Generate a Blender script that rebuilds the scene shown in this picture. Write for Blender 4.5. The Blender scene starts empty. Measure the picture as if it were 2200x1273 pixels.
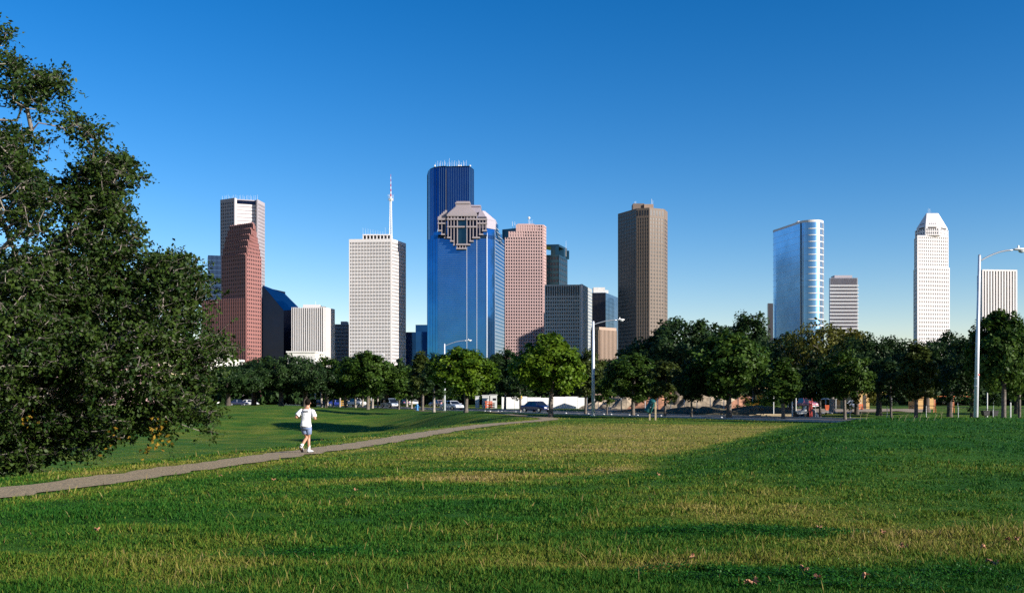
import bpy, math, random
import numpy as np
from mathutils import Vector, Matrix

# ------------------------------------------------------------------ camera, world, sun
C = bpy.context.scene.collection
SC = bpy.context.scene
F, HZ, EYE = 2200.0, 862.0, 1.65        # focal length and horizon in photograph pixels, eye height in metres
cam_d = bpy.data.cameras.new("camera"); cam = bpy.data.objects.new("camera", cam_d); C.objects.link(cam)
cam.location = (0, 0, EYE); cam.rotation_euler = (math.radians(90), 0, 0)
cam_d.sensor_width = 36; cam_d.lens = 36; cam_d.shift_y = (HZ - 636.5) / 2200
cam_d.clip_start = 0.2; cam_d.clip_end = 30000
SC.camera = cam
SUN_AZ, SUN_EL = 62.0, 18.5             # degrees to the right of straight behind the camera, and above the horizon
w = bpy.data.worlds.new("World"); SC.world = w; w.use_nodes = True
nt = w.node_tree; bg = nt.nodes["Background"]
sky = nt.nodes.new("ShaderNodeTexSky"); sky.sky_type = 'NISHITA'; sky.sun_disc = False
sky.sun_elevation = math.radians(SUN_EL)
sky.sun_rotation = math.radians(180 - SUN_AZ)
sky.altitude = 0; sky.air_density = 1.0; sky.dust_density = 0.1; sky.ozone_density = 3.2
hs = nt.nodes.new("ShaderNodeHueSaturation"); hs.inputs['Saturation'].default_value = 1.38
gm_ = nt.nodes.new('ShaderNodeGamma'); gm_.inputs[1].default_value = 1.25          # film contrast of the sky
tn_ = nt.nodes.new('ShaderNodeMix'); tn_.data_type = 'RGBA'; tn_.blend_type = 'MULTIPLY'; tn_.inputs['Factor'].default_value = 1; tn_.inputs['B'].default_value = (1.42, 1.0, .97, 1)
nt.links.new(sky.outputs[0], hs.inputs['Color']); nt.links.new(hs.outputs[0], gm_.inputs[0]); nt.links.new(gm_.outputs[0], tn_.inputs['A']); nt.links.new(tn_.outputs['Result'], bg.inputs[0])
bg.inputs[1].default_value = 0.057
a, e = math.radians(SUN_AZ), math.radians(SUN_EL)
SUN = Vector((math.sin(a) * math.cos(e), -math.cos(a) * math.cos(e), math.sin(e)))
sl = bpy.data.lights.new("sun", 'SUN'); sl.energy = 5.0; sl.angle = math.radians(0.5); sl.color = (1.0, 0.93, 0.83)
so = bpy.data.objects.new("sun", sl); C.objects.link(so); so.rotation_euler = SUN.to_track_quat('Z', 'Y').to_euler()
SC.view_settings.view_transform = 'Standard'; SC.view_settings.look = 'None'
SC.view_settings.exposure = 1.0; SC.view_settings.gamma = 1.0
SC.cycles.max_bounces = 5; SC.cycles.diffuse_bounces = 2; SC.cycles.glossy_bounces = 3; SC.cycles.transmission_bounces = 2
SC.cycles.transparent_max_bounces = 4
SC.cycles.use_denoising = False

rng = np.random.default_rng(7); random.seed(7)

# ------------------------------------------------------------------ numeric helpers
def ss(a, b, x):
    t = np.clip((np.asarray(x, float) - a) / (b - a), 0, 1); return t * t * (3 - 2 * t)
def _h(i, j, s):
    v = np.sin(i * 127.1 + j * 311.7 + s * 74.7) * 43758.5453; return v - np.floor(v)
def vn(x, y, sc, s=0):
    x = np.asarray(x, float) / sc; y = np.asarray(y, float) / sc
    i, j = np.floor(x), np.floor(y); u, v = x - i, y - j; u = u * u * (3 - 2 * u); v = v * v * (3 - 2 * v)
    return (_h(i, j, s) * (1 - u) + _h(i + 1, j, s) * u) * (1 - v) + (_h(i, j + 1, s) * (1 - u) + _h(i + 1, j + 1, s) * u) * v
def fbm(x, y, sc, s=0):
    return (vn(x, y, sc, s) + .5 * vn(x, y, sc / 2.1, s + 5) + .25 * vn(x, y, sc / 4.3, s + 9)) / 1.75

PATH = [(-19, -20), (-15.5, -8), (-12.4, 5), (-9.15, 18.0), (-6.75, 33), (-5.4, 40), (-3.6, 53), (-0.8, 68), (1.7, 77), (3.2, 86), (2.6, 94), (0.8, 103), (-2.4, 116), (-6.5, 128), (-14, 150)]
PY = np.array([p[1] for p in PATH[:11]], float); PX = np.array([p[0] for p in PATH[:11]], float)
def xpath(y):
    return np.interp(y, np.append(PY, [103, 116, 128, 160, 400]), np.append(PX, [0.8, -2.4, -6.5, -20, -120]))
R0, RU, RN = np.array([29.0, 58.0]), np.array([-0.386, 0.922]), np.array([0.922, 0.386])
def road_d(x, y):                       # signed distance beyond the near edge of the road
    return (np.asarray(x) - R0[0]) * RN[0] + (np.asarray(y) - R0[1]) * RN[1]
def gz(x, y):
    x = np.asarray(x, float); y = np.asarray(y, float)
    b = np.interp(y, [-100, 35, 60, 110, 160, 230, 320, 9000], [0, 0, .15, .2, .35, .6, .9, 1.0])
    s = xpath(y) - x
    off = ss(-1, 2, -road_d(x, y))
    hol = 2.7 * ss(1.9, 13, s) * ss(-6, 16, y) * (1 - ss(104, 150, y)) * off
    pl = .6 * ss(110, 150, y) * ss(4, 18, s) * (1 - ss(170, 260, y)) * off + .42 * np.exp(-((x + 7.5) / 8) ** 2 - ((y - 115) / 11) ** 2) * ss(0, 4, -road_d(x, y))
    d = (x - 2) * .933 - (y - 24) * .361
    m = .84 * ss(0, 5.5, d) * ss(14, 36, y) * (1 - ss(43, 58, y))
    near = 1 - ss(90, 200, y)
    bump = ((fbm(x, y, 9, 1) - .5) * .14 + (fbm(x, y, 3, 3) - .5) * .07 + (fbm(x, y, .9, 4) - .5) * .07 * (1 - ss(30, 60, y))) * near * ss(1.2, 3, np.abs(s)) * ss(0, 3, -road_d(x, y))
    bump = bump + ((fbm(x * .3, y * 1.1, 1.7, 15) - .5) * .17 + (fbm(x * .5 + y * .2, y, .8, 16) - .5) * .06) * ss(7, 10, y) * (1 - ss(50, 64, y)) * ss(1.5, 4, -s)
    far = (fbm(x, y, 6, 8) - .5) * .5 * ss(10, 14, road_d(x, y)) * (1 - ss(120, 170, y)) * ss(60, 80, y)
    rip = (fbm(x, y, 14, 12) - .5) * .9 * ss(5, 14, s) * (1 - ss(120, 160, y)) * off
    return b - hol + pl + m + bump + far + rip
def G(x, y): return float(gz(x, y))
def KX(px): return (px - 1100.0) / F
def W(px, py, Y): return Vector((KX(px) * Y, Y, EYE + (HZ - py) / F * Y))

# ------------------------------------------------------------------ objects helper
def tag(o, label=None, cat=None, group=None, kind=None):
    if label: o['label'] = label
    if cat: o['category'] = cat
    if group: o['group'] = group
    if kind: o['kind'] = kind
    return o
def empty(name, loc, label, cat, group=None, rz=0):
    o = bpy.data.objects.new(name, None); C.objects.link(o); o.location = loc; o.rotation_euler = (0, 0, rz)
    o.empty_display_size = .3
    return tag(o, label, cat, group)
def copy_tree(o, parent=None):
    c = o.copy(); C.objects.link(c)
    if parent: c.parent = parent
    for ch in o.children: copy_tree(ch, c)
    return c
def np_mesh(name, V, Q, mat, parent=None, loc=(0, 0, 0), smooth=False, attrs=None):
    """V (n,3), Q (m,k) faces of k corners."""
    V = np.asarray(V, np.float32); Q = np.asarray(Q, np.int32)
    me = bpy.data.meshes.new(name); k = Q.shape[1]
    me.vertices.add(len(V)); me.vertices.foreach_set('co', (V - np.array(loc, np.float32)).ravel())
    me.loops.add(Q.size); me.loops.foreach_set('vertex_index', Q.ravel())
    me.polygons.add(len(Q)); me.polygons.foreach_set('loop_start', np.arange(0, Q.size, k, dtype=np.int32))
    if attrs:
        for n, (dom, arr) in attrs.items():
            at = me.attributes.new(n, 'FLOAT', dom); at.data.foreach_set('value', np.asarray(arr, np.float32))
    me.update(calc_edges=True)
    if smooth: me.polygons.foreach_set('use_smooth', np.ones(len(Q), bool))
    me.materials.append(mat)
    o = bpy.data.objects.new(name, me); C.objects.link(o)
    if parent is not None: o.parent = parent
    else: o.location = loc
    return o
class MB:
    """collects shapes for ONE mesh object"""
    def __init__(s): s.v = []; s.f = []
    def add(s, vs, fs):
        b = len(s.v); s.v += [tuple(v) for v in vs]; s.f += [tuple(b + i for i in f) for f in fs]; return s
    def hexa(s, p): return s.add(p, [(0, 3, 2, 1), (4, 5, 6, 7), (0, 1, 5, 4), (1, 2, 6, 5), (2, 3, 7, 6), (3, 0, 4, 7)])
    def box(s, x0, x1, y0, y1, z0, z1):
        return s.hexa([(x0, y0, z0), (x1, y0, z0), (x1, y1, z0), (x0, y1, z0), (x0, y0, z1), (x1, y0, z1), (x1, y1, z1), (x0, y1, z1)])
    def obox(s, P, u, n, a0, a1, d0, d1, z0, z1):
        def q(a, d, z): return (P[0] + u[0] * a + n[0] * d, P[1] + u[1] * a + n[1] * d, z)
        return s.hexa([q(a0, d1, z0), q(a1, d1, z0), q(a1, d0, z0), q(a0, d0, z0), q(a0, d1, z1), q(a1, d1, z1), q(a1, d0, z1), q(a0, d0, z1)])
    def tube(s, pts, rad, seg=8, caps=True):
        pts = [Vector(p) for p in pts]
        if not hasattr(rad, '__len__'): rad = [rad] * len(pts)
        b = len(s.v); prev = None
        for i, p in enumerate(pts):
            t = (pts[min(i + 1, len(pts) - 1)] - pts[max(i - 1, 0)]).normalized()
            if prev is None: u = t.orthogonal().normalized()
            else: u = (prev - t * prev.dot(t)).normalized()
            prev = u; v = t.cross(u)
            for k in range(seg):
                an = 2 * math.pi * k / seg; s.v.append(tuple(p + (u * math.cos(an) + v * math.sin(an)) * rad[i]))
        for i in range(len(pts) - 1):
            for k in range(seg):
                k2 = (k + 1) % seg; s.f.append((b + i * seg + k, b + i * seg + k2, b + (i + 1) * seg + k2, b + (i + 1) * seg + k))
        if caps:
            s.f.append(tuple(b + k for k in reversed(range(seg)))); s.f.append(tuple(b + (len(pts) - 1) * seg + k for k in range(seg)))
        return s
    def prism(s, poly, z0, z1, z1s=None):
        n = len(poly); b = len(s.v)
        s.v += [(p[0], p[1], z0) for p in poly] + [(p[0], p[1], (z1s[i] if z1s else z1)) for i, p in enumerate(poly)]
        s.f.append(tuple(b + i for i in reversed(range(n)))); s.f.append(tuple(b + n + i for i in range(n)))
        for i in range(n): j = (i + 1) % n; s.f.append((b + i, b + j, b + n + j, b + n + i))
        return s
    def loft(s, rings):
        n = len(rings[0]); b = len(s.v)
        for r in rings: s.v += [tuple(p) for p in r]
        for i in range(len(rings) - 1):
            for k in range(n):
                k2 = (k + 1) % n; s.f.append((b + i * n + k, b + i * n + k2, b + (i + 1) * n + k2, b + (i + 1) * n + k))
        s.f.append(tuple(b + k for k in reversed(range(n)))); s.f.append(tuple(b + (len(rings) - 1) * n + k for k in range(n)))
        return s
    def ball(s, c, r, seg=10, rings=6, sc=(1, 1, 1)):
        rr = []
        for i in range(rings + 1):
            th = math.pi * i / rings; th = min(max(th, .08), math.pi - .08)
            rr.append([(c[0] + sc[0] * r * math.sin(th) * math.cos(2 * math.pi * k / seg), c[1] + sc[1] * r * math.sin(th) * math.sin(2 * math.pi * k / seg), c[2] - sc[2] * r * math.cos(th)) for k in range(seg)])
        return s.loft(rr)
    def build(s, name, mat, parent=None, loc=(0, 0, 0), smooth=False, bevel=0, sub=0):
        me = bpy.data.meshes.new(name); L = Vector(loc)
        me.from_pydata([tuple(Vector(v) - L) for v in s.v], [], s.f); me.update()
        if smooth: me.polygons.foreach_set('use_smooth', np.ones(len(me.polygons), bool))
        me.materials.append(mat)
        o = bpy.data.objects.new(name, me); C.objects.link(o)
        if parent is not None: o.parent = parent
        else: o.location = loc
        if bevel:
            m = o.modifiers.new('b', 'BEVEL'); m.width = bevel; m.segments = 2; m.limit_method = 'ANGLE'
        if sub:
            m = o.modifiers.new('s', 'SUBSURF'); m.levels = sub; m.render_levels = sub
        return o

# ------------------------------------------------------------------ materials
ALB = .78      # overall reflectance, set together with the exposure
def mat(name, col, rough=.7, metal=0, var=.12, scale=3.0, col2=None, spec=None, emit=None, bump=0):
    if not metal: col = tuple(c * ALB for c in col)
    m = bpy.data.materials.new(name); m.use_nodes = True; n = m.node_tree; p = n.nodes['Principled BSDF']
    p.inputs['Roughness'].default_value = rough; p.inputs['Metallic'].default_value = metal
    if spec is not None: p.inputs['Specular IOR Level'].default_value = spec
    tc = n.nodes.new('ShaderNodeTexCoord'); no = n.nodes.new('ShaderNodeTexNoise'); no.inputs['Scale'].default_value = scale
    no.inputs['Detail'].default_value = 5; n.links.new(tc.outputs['Object'], no.inputs['Vector'])
    mx = n.nodes.new('ShaderNodeMix'); mx.data_type = 'RGBA'
    c2 = col2 if col2 else tuple(c * (1 - var) for c in col); c1 = col if col2 else tuple(min(1, c * (1 + var)) for c in col)
    mx.inputs['A'].default_value = (*c1, 1); mx.inputs['B'].default_value = (*c2, 1)
    mr = n.nodes.new('ShaderNodeMapRange'); mr.inputs[1].default_value = .35; mr.inputs[2].default_value = .65
    n.links.new(no.outputs[0], mr.inputs[0]); n.links.new(mr.outputs[0], mx.inputs['Factor'])
    n.links.new(mx.outputs['Result'], p.inputs['Base Color'])
    if bump:
        b = n.nodes.new('ShaderNodeBump'); b.inputs['Strength'].default_value = bump; b.inputs['Distance'].default_value = .05
        n.links.new(no.outputs[0], b.inputs['Height']); n.links.new(b.outputs[0], p.inputs['Normal'])
    if emit: p.inputs['Emission Color'].default_value = (*emit, 1); p.inputs['Emission Strength'].default_value = 1
    return m
def leaf_mat(name, c1, c2, tr=.3, rough=.5):
    c1 = tuple(c * ALB for c in c1); c2 = tuple(c * ALB for c in c2)
    m = bpy.data.materials.new(name); m.use_nodes = True; n = m.node_tree; p = n.nodes['Principled BSDF']
    at = n.nodes.new('ShaderNodeAttribute'); at.attribute_name = 'tint'
    mx = n.nodes.new('ShaderNodeMix'); mx.data_type = 'RGBA'; mx.inputs['A'].default_value = (*c1, 1); mx.inputs['B'].default_value = (*c2, 1)
    n.links.new(at.outputs['Fac'], mx.inputs['Factor'])
    p.inputs['Roughness'].default_value = rough; p.inputs['Specular IOR Level'].default_value = .14
    n.links.new(mx.outputs['Result'], p.inputs['Base Color'])
    t = n.nodes.new('ShaderNodeBsdfTranslucent'); n.links.new(mx.outputs['Result'], t.inputs['Color'])
    ms = n.nodes.new('ShaderNodeMixShader'); ms.inputs[0].default_value = tr
    out = n.nodes['Material Output']
    n.links.new(p.outputs[0], ms.inputs[1]); n.links.new(t.outputs[0], ms.inputs[2]); n.links.new(ms.outputs[0], out.inputs['Surface'])
    return m
M = {}
M['bark'] = mat('bark', (.13, .11, .09), .9, scale=6, var=.35, bump=.6)
M['bark_pale'] = mat('bark_pale', (.32, .28, .24), .9, scale=5, var=.3, bump=.4)
M['bark_dark'] = mat('bark_dark', (.07, .055, .045), .9, scale=6, var=.35, bump=.6)
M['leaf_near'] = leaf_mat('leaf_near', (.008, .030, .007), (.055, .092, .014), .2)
M['leaf_bright'] = leaf_mat('leaf_bright', (.035, .10, .008), (.16, .25, .016), .35)
M['leaf_green'] = leaf_mat('leaf_green', (.018, .055, .009), (.085, .15, .020), .3)
M['leaf_dark'] = leaf_mat('leaf_dark', (.010, .030, .010), (.042, .082, .020), .25)
M['leaf_olive'] = leaf_mat('leaf_olive', (.024, .045, .010), (.10, .13, .025), .3)
M['leaf_yellow'] = leaf_mat('leaf_yellow', (.032, .050, .010), (.15, .145, .020), .3)
M['white_paint'] = mat('white_paint', (.78, .78, .76), .5, var=.04)
M['white_wall'] = mat('white_wall', (.74, .72, .68), .8, var=.06, scale=.3)
M['steel'] = mat('steel', (.55, .56, .57), .35, metal=.6, var=.08)
M['galv'] = mat('galvanised', (.50, .51, .52), .5, metal=.3, var=.1)
M['black'] = mat('black_rubber', (.012, .012, .013), .6)
M['glass_dark'] = mat('dark_glass', (.012, .016, .022), .12, spec=.8, var=.1)
M['wood'] = mat('pale_wood', (.42, .33, .20), .8, var=.2, scale=8)
M['dirt'] = mat('dirt', (.34, .25, .16), .95, var=.25, scale=.8, bump=.5)

# ground and blade material share the attribute 'dry'
def grass_mat(name, blade):
    m = bpy.data.materials.new(name); m.use_nodes = True; n = m.node_tree; p = n.nodes['Principled BSDF']; L = n.links
    at = n.nodes.new('ShaderNodeAttribute'); at.attribute_name = 'dry'
    r = n.nodes.new('ShaderNodeValToRGB'); el = r.color_ramp.elements
    el[0].position = 0; el[0].color = (.012, .068, .006, 1)
    el[1].position = 1; el[1].color = (.27, .20, .085, 1)
    for pos, c in ((.25, (.034, .100, .009)), (.5, (.105, .140, .015)), (.75, (.215, .185, .040))):
        q = el.new(pos); q.color = (*c, 1)
    geo = n.nodes.new('ShaderNodeNewGeometry')
    no = n.nodes.new('ShaderNodeTexNoise'); no.inputs['Scale'].default_value = 7; no.inputs['Detail'].default_value = 8
    no.inputs['Roughness'].default_value = .75
    L.new(geo.outputs['Position'], no.inputs['Vector'])
    if blade:
        L.new(at.outputs['Fac'], r.inputs[0]); 
        p.inputs['Roughness'].default_value = .7; p.inputs['Specular IOR Level'].default_value = .12
        t = n.nodes.new('ShaderNodeBsdfTranslucent'); ms = n.nodes.new('ShaderNodeMixShader'); ms.inputs[0].default_value = .3
        L.new(r.outputs[0], p.inputs['Base Color']); L.new(r.outputs[0], t.inputs['Color'])
        L.new(p.outputs[0], ms.inputs[1]); L.new(t.outputs[0], ms.inputs[2]); L.new(ms.outputs[0], n.nodes['Material Output'].inputs['Surface'])
        return m
    ma = n.nodes.new('ShaderNodeMath'); ma.operation = 'MULTIPLY_ADD'; ma.inputs[1].default_value = .9; ma.inputs[2].default_value = -.45
    L.new(no.outputs[0], ma.inputs[0])
    ad = n.nodes.new('ShaderNodeMath'); ad.operation = 'ADD'; L.new(at.outputs['Fac'], ad.inputs[0]); L.new(ma.outputs[0], ad.inputs[1])
    L.new(ad.outputs[0], r.inputs[0])
    hs = n.nodes.new('ShaderNodeHueSaturation'); hs.inputs['Value'].default_value = 1.0
    L.new(r.outputs[0], hs.inputs['Color']); L.new(hs.outputs[0], p.inputs['Base Color'])
    p.inputs['Roughness'].default_value = .95; p.inputs['Specular IOR Level'].default_value = .1
    b = n.nodes.new('ShaderNodeBump'); b.inputs['Strength'].default_value = .8; b.inputs['Distance'].default_value = .12
    n2 = n.nodes.new('ShaderNodeTexNoise'); n2.inputs['Scale'].default_value = 5; n2.inputs['Detail'].default_value = 9; n2.inputs['Roughness'].default_value = .8
    L.new(geo.outputs['Position'], n2.inputs['Vector']); L.new(n2.outputs[0], b.inputs['Height']); L.new(b.outputs[0], p.inputs['Normal'])
    return m
M['ground'] = grass_mat('ground_grass', False); M['blade'] = grass_mat('grass_blade', True)
M['asphalt'] = mat('asphalt', (.085, .085, .092), .85, var=.15, scale=2)
M['kerb'] = mat('kerb_concrete', (.42, .41, .39), .85, var=.12)
M['pathm'] = mat('path_gravel', (.33, .245, .135), .95, scale=18, var=.3, bump=.6)

def dryf(x, y):
    x = np.asarray(x, float); y = np.asarray(y, float)
    d = .16 + .55 * (fbm(x, y * 2.2, 3.2, 21) - .32) + .3 * (fbm(x, y * 1.6, 1.1, 25) - .5)
    s = xpath(y) - x
    dm = (x - 2) * .933 - (y - 24) * .361
    field = ss(26, 33, y) * (1 - ss(60, 74, y)) * ss(2, 5, -s) * (1 - ss(-.3, .3, dm)) 
    d = d * (1 - .9 * field) + field * (.64 + .45 * (fbm(x, y * 2, 2.6, 31) - .45))
    mid = ss(22, 30, y) * (1 - ss(-.5, 1, dm)) * ss(1.5, 3, -s) * (1 - field); d = d + .12 * mid
    st = np.exp(-((y - (20.2 + (x + 4.9) * .62)) / (1.3 + .5 * vn(x, y, 2, 4))) ** 2) * ss(-6.5, -1, x) * (1 - ss(2.6, 4, x)); d = d + .7 * st * (.5 + .8 * vn(x, y * 2, .8, 6))
    for cx, cy, rx, ry, v in ((0.2, 24.4, 2.3, .8, -.6), (-4.0, 22.4, 1.6, .5, -.4), (2.9, 12.6, 1.6, .45, -.6), (2.3, 9.6, 1.4, .35, -.6), (-1.9, 11.0, 1.2, .4, -.35), (5.0, 9.9, 1.4, .5, -.4)):
        d = d + v * np.exp(-((x - cx) / rx) ** 2 - ((y - cy) / ry) ** 2)
    for cx, cy, rx, ry, v in ((5.2, 12.2, 1.9, 1.5, .45), (1.3, 10.2, 2.2, .7, .4), (2.8, 15.2, 2.2, 1.4, .35), (-3.4, 10.4, 1.2, .8, .2), (4.2, 17.5, 2.5, .9, .2), (-.5, 13, 2, .7, .2)):
        d = d + v * np.exp(-((x - cx) / rx) ** 2 - ((y - cy) / ry) ** 2) * (.5 + vn(x, y, .7, 14))
    d = d - .22 * ss(0, 3, dm) * ss(20, 28, y) * (1 - ss(58, 64, y))
    d = d - .07 * (1 - ss(16, 26, y))
    d = d + .30 * np.exp(-((np.abs(s) - 1.3) / .5) ** 2) * (y < 110)
    d = d + .10 * ss(3, 8, s)
    d = d + .18 * ss(11, 15, road_d(x, y)) * vn(x, y, 6, 17)
    return np.clip(d, 0, 1)

# ------------------------------------------------------------------ setting: ground, path, road
def axis(lo_far, lo, hi, hi_far, step):
    mid = np.arange(lo, hi + step / 2, step); out = []; v, s = hi, step
    while v < hi_far: s *= 1.16; v += s; out.append(v)
    lft = []; v, s = lo, step
    while v > lo_far: s *= 1.16; v -= s; lft.append(v)
    return np.concatenate([np.array(lft[::-1]), mid, np.array(out)])
gx, gy = axis(-9000, -62, 62, 9000, .5), axis(-300, -4, 135, 9000, .5)
XX, YY = np.meshgrid(gx, gy); ZZ = gz(XX, YY)
nx_, ny_ = len(gx), len(gy)
idx = np.arange(nx_ * ny_).reshape(ny_, nx_)
Q = np.stack([idx[:-1, :-1], idx[:-1, 1:], idx[1:, 1:], idx[1:, :-1]], -1).reshape(-1, 4)
g = np_mesh('ground', np.stack([XX, YY, ZZ], -1).reshape(-1, 3), Q, M['ground'], smooth=True, attrs={'dry': ('POINT', dryf(XX, YY).ravel())})
tag(g, kind='structure')
def strip(name, pts, half, mt, dz, step=.5, rag=0):
    pts = [Vector((*p, 0)) for p in pts]; cen = []
    n = len(pts)
    for i in range(n - 1):
        p0, p1, p2, p3 = pts[max(i - 1, 0)], pts[i], pts[i + 1], pts[min(i + 2, n - 1)]
        k = max(2, int((p2 - p1).length / step))
        for j in range(k):
            t = j / k
            cen.append(.5 * ((2 * p1) + (p2 - p0) * t + (2 * p0 - 5 * p1 + 4 * p2 - p3) * t * t + (3 * p1 - p0 - 3 * p2 + p3) * t ** 3))
    c = np.array([[v.x, v.y] for v in cen]); t = np.gradient(c, axis=0); t /= np.linalg.norm(t, axis=1)[:, None]; nn = np.stack([-t[:, 1], t[:, 0]], 1)
    m = 7; rows = []
    for j in range(m):
        u = (j / (m - 1) * 2 - 1)
        hw = half + (rag * (vn(c[:, 0] * 3 + j, c[:, 1] * 3, 1.1, 40 + (j > 3)) - .5) if j in (0, m - 1) else 0)
        p = c + nn * (u * hw)[:, None] if hasattr(hw, '__len__') else c + nn * u * hw
        z = gz(p[:, 0], p[:, 1]) + dz; rows.append(np.stack([p[:, 0], p[:, 1], z], 1))
    V = np.stack(rows, 1); k = len(c); ii = np.arange(k * m).reshape(k, m)
    Q = np.stack([ii[:-1, :-1], ii[1:, :-1], ii[1:, 1:], ii[:-1, 1:]], -1).reshape(-1, 4)
    return np_mesh(name, V.reshape(-1, 3), Q, mt, smooth=True)
tag(strip('path', PATH, .74, M['pathm'], .025, rag=.45), kind='structure')
def rp(t, d): return tuple(R0 + RU * t + RN * d)
tag(strip('road', [rp(t, 4.6) for t in (-90, -30, 30, 90, 150, 210, 300)], 4.2, M['asphalt'], .012, 2), kind='structure')
for nm, d0 in (('kerb', .25), ('kerb', 8.95)):
    k = MB(); L_ = list(np.arange(-90, 300, 3.0))
    for t0 in L_:
        a0, a1 = rp(t0, d0), rp(t0 + 2.99, d0); z = min(G(*a0), G(*a1))
        k.obox(a0, RU, RN, 0, 2.99, -.15, .15, z - .1, max(G(*a0), G(*a1)) + .13)
    tag(k.build(nm, M['kerb']), kind='structure')
ln = MB()
for t0 in np.arange(-60, 260, 9.0):
    a0, a1 = rp(t0, 4.6), rp(t0 + 3, 4.6)
    b0, b1 = rp(t0, 4.72), rp(t0 + 3, 4.72)
    ln.add([(*a0, G(*a0) + .03), (*b0, G(*b0) + .03), (*b1, G(*b1) + .03), (*a1, G(*a1) + .03)], [(0, 1, 2, 3)])
tag(ln.build('road_markings', M['white_paint']), kind='structure')

# ------------------------------------------------------------------ grass blades and clover
def blades(name, n, r0, r1, ang, hmul, wmul, mt, dry_add, label, keep=None, dry_stalks=False, seed=1):
    g = np.random.default_rng(seed)
    th = g.uniform(-ang, ang, n); r = 1 / (1 / r1 + (1 / r0 - 1 / r1) * g.random(n))
    x, y = np.tan(th) * r, r
    ok = (np.abs(x - xpath(y)) > .74 + .28 * g.random(n)) | (y > 100)
    rd = road_d(x, y); ok &= (rd < .05) | (rd > 9.2)
    if keep is not None: ok &= keep(x, y, g)
    x, y, r = x[ok], y[ok], r[ok]; n = len(x)
    z = gz(x, y) - .01
    tuft = ss(.38, .72, fbm(x, y, .42, 61)); h = hmul * (.55 + .8 * g.random(n)) * (.55 + .6 * fbm(x, y, 2.0, 51) + .75 * tuft); wd = np.maximum(.0035, r * .00052) * wmul * (.7 + .6 * g.random(n))
    a = g.uniform(0, 2 * np.pi, n); la = g.uniform(0, 2 * np.pi, n); ll = h * g.uniform(.15, .95, n)
    c = np.stack([x, y, z], 1); u = np.stack([np.cos(a), np.sin(a), 0 * a], 1) * wd[:, None]
    le = np.stack([np.cos(la) * ll, np.sin(la) * ll, np.sqrt(np.maximum(h ** 2 - ll ** 2 * .8, h * h * .1))], 1)
    V = np.stack([c - u, c + u, c + le * .55 + np.array([0, 0, 1]) * (h * .08)[:, None] + u * .8, c + le * .55 + np.array([0, 0, 1]) * (h * .08)[:, None] - u * .8, c + le], 1).reshape(-1, 3)
    i = np.arange(n)[:, None] * 5
    Q = np.concatenate([i + np.array([[0, 1, 2]]), i + np.array([[0, 2, 3]]), i + np.array([[3, 2, 4]])], 1).reshape(-1, 3)
    d = np.clip(dryf(x, y) + dry_add + g.normal(0, .13, n), 0, 1)
    if dry_stalks: d = np.clip(.72 + g.normal(0, .2, n), 0, 1)
    o = np_mesh(name, V, Q, mt, attrs={'dry': ('POINT', np.repeat(d, 5))})
    return tag(o, label, 'grass', kind='stuff')
blades('grass', 420000, 7.6, 95, .52, .046, 1.0, M['blade'], 0, 'short mown park grass in green and yellowed patches', seed=2)
blades('dry_grass', 46000, 7.8, 45, .5, .10, .7, M['blade'], .2, 'pale dry grass stalks standing out of the green turf',
       keep=lambda x, y, g: g.random(len(x)) < np.clip((dryf(x, y) - .22) * 1.9, .03, 1) * ss(.3, .62, fbm(x, y, .8, 63)) * np.where((x - 2) * .933 - (y - 24) * .361 > 0, 1 - .8 * ss(15, 24, y), 1), dry_stalks=True, seed=3)
def clover():
    g = np.random.default_rng(9); P = []
    for cx, cy, rx, ry, n in ((0.2, 24.4, 2.3, .7, 2600), (-4.0, 22.4, 1.4, .4, 700), (2.9, 12.6, 1.5, .4, 4200), (2.3, 9.6, 1.4, .3, 5200), (-1.9, 11.0, 1.1, .3, 1200), (5.0, 9.9, 1.2, .4, 2600), (3.4, 9.0, 1.6, .2, 1600)):
        q = g.normal(0, .5, (n, 2)) * (rx, ry) + (cx, cy); P.append(q)
    P = np.concatenate(P); k = vn(P[:, 0], P[:, 1] * 1.5, .35, 3) > .35; P = P[k]; n = len(P)
    x, y = P[:, 0], P[:, 1]; r = np.maximum(.011, y * .0008) * g.uniform(.7, 1.3, n); z = gz(x, y) + g.uniform(.02, .07, n)
    nrm = g.normal(0, .45, (n, 3)) + (0, 0, 1); nrm /= np.linalg.norm(nrm, axis=1)[:, None]
    u = np.cross(nrm, g.normal(0, 1, (n, 3))); u /= np.linalg.norm(u, axis=1)[:, None]; v = np.cross(nrm, u); c = np.stack([x, y, z], 1)
    r = r[:, None]; V = np.stack([c - u * r, c - v * r, c + u * r, c + v * r], 1).reshape(-1, 3)
    return tag(np_mesh('clover', V, np.arange(n * 4).reshape(-1, 4), M['leaf_clover'], attrs={'tint': ('POINT', np.repeat(g.random(n), 4))}), 'bright green clover patches spread in the near lawn', 'clover', kind='stuff')
M['leaf_clover'] = leaf_mat('leaf_clover', (.012, .075, .008), (.035, .15, .012), .3)
clover()

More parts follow.
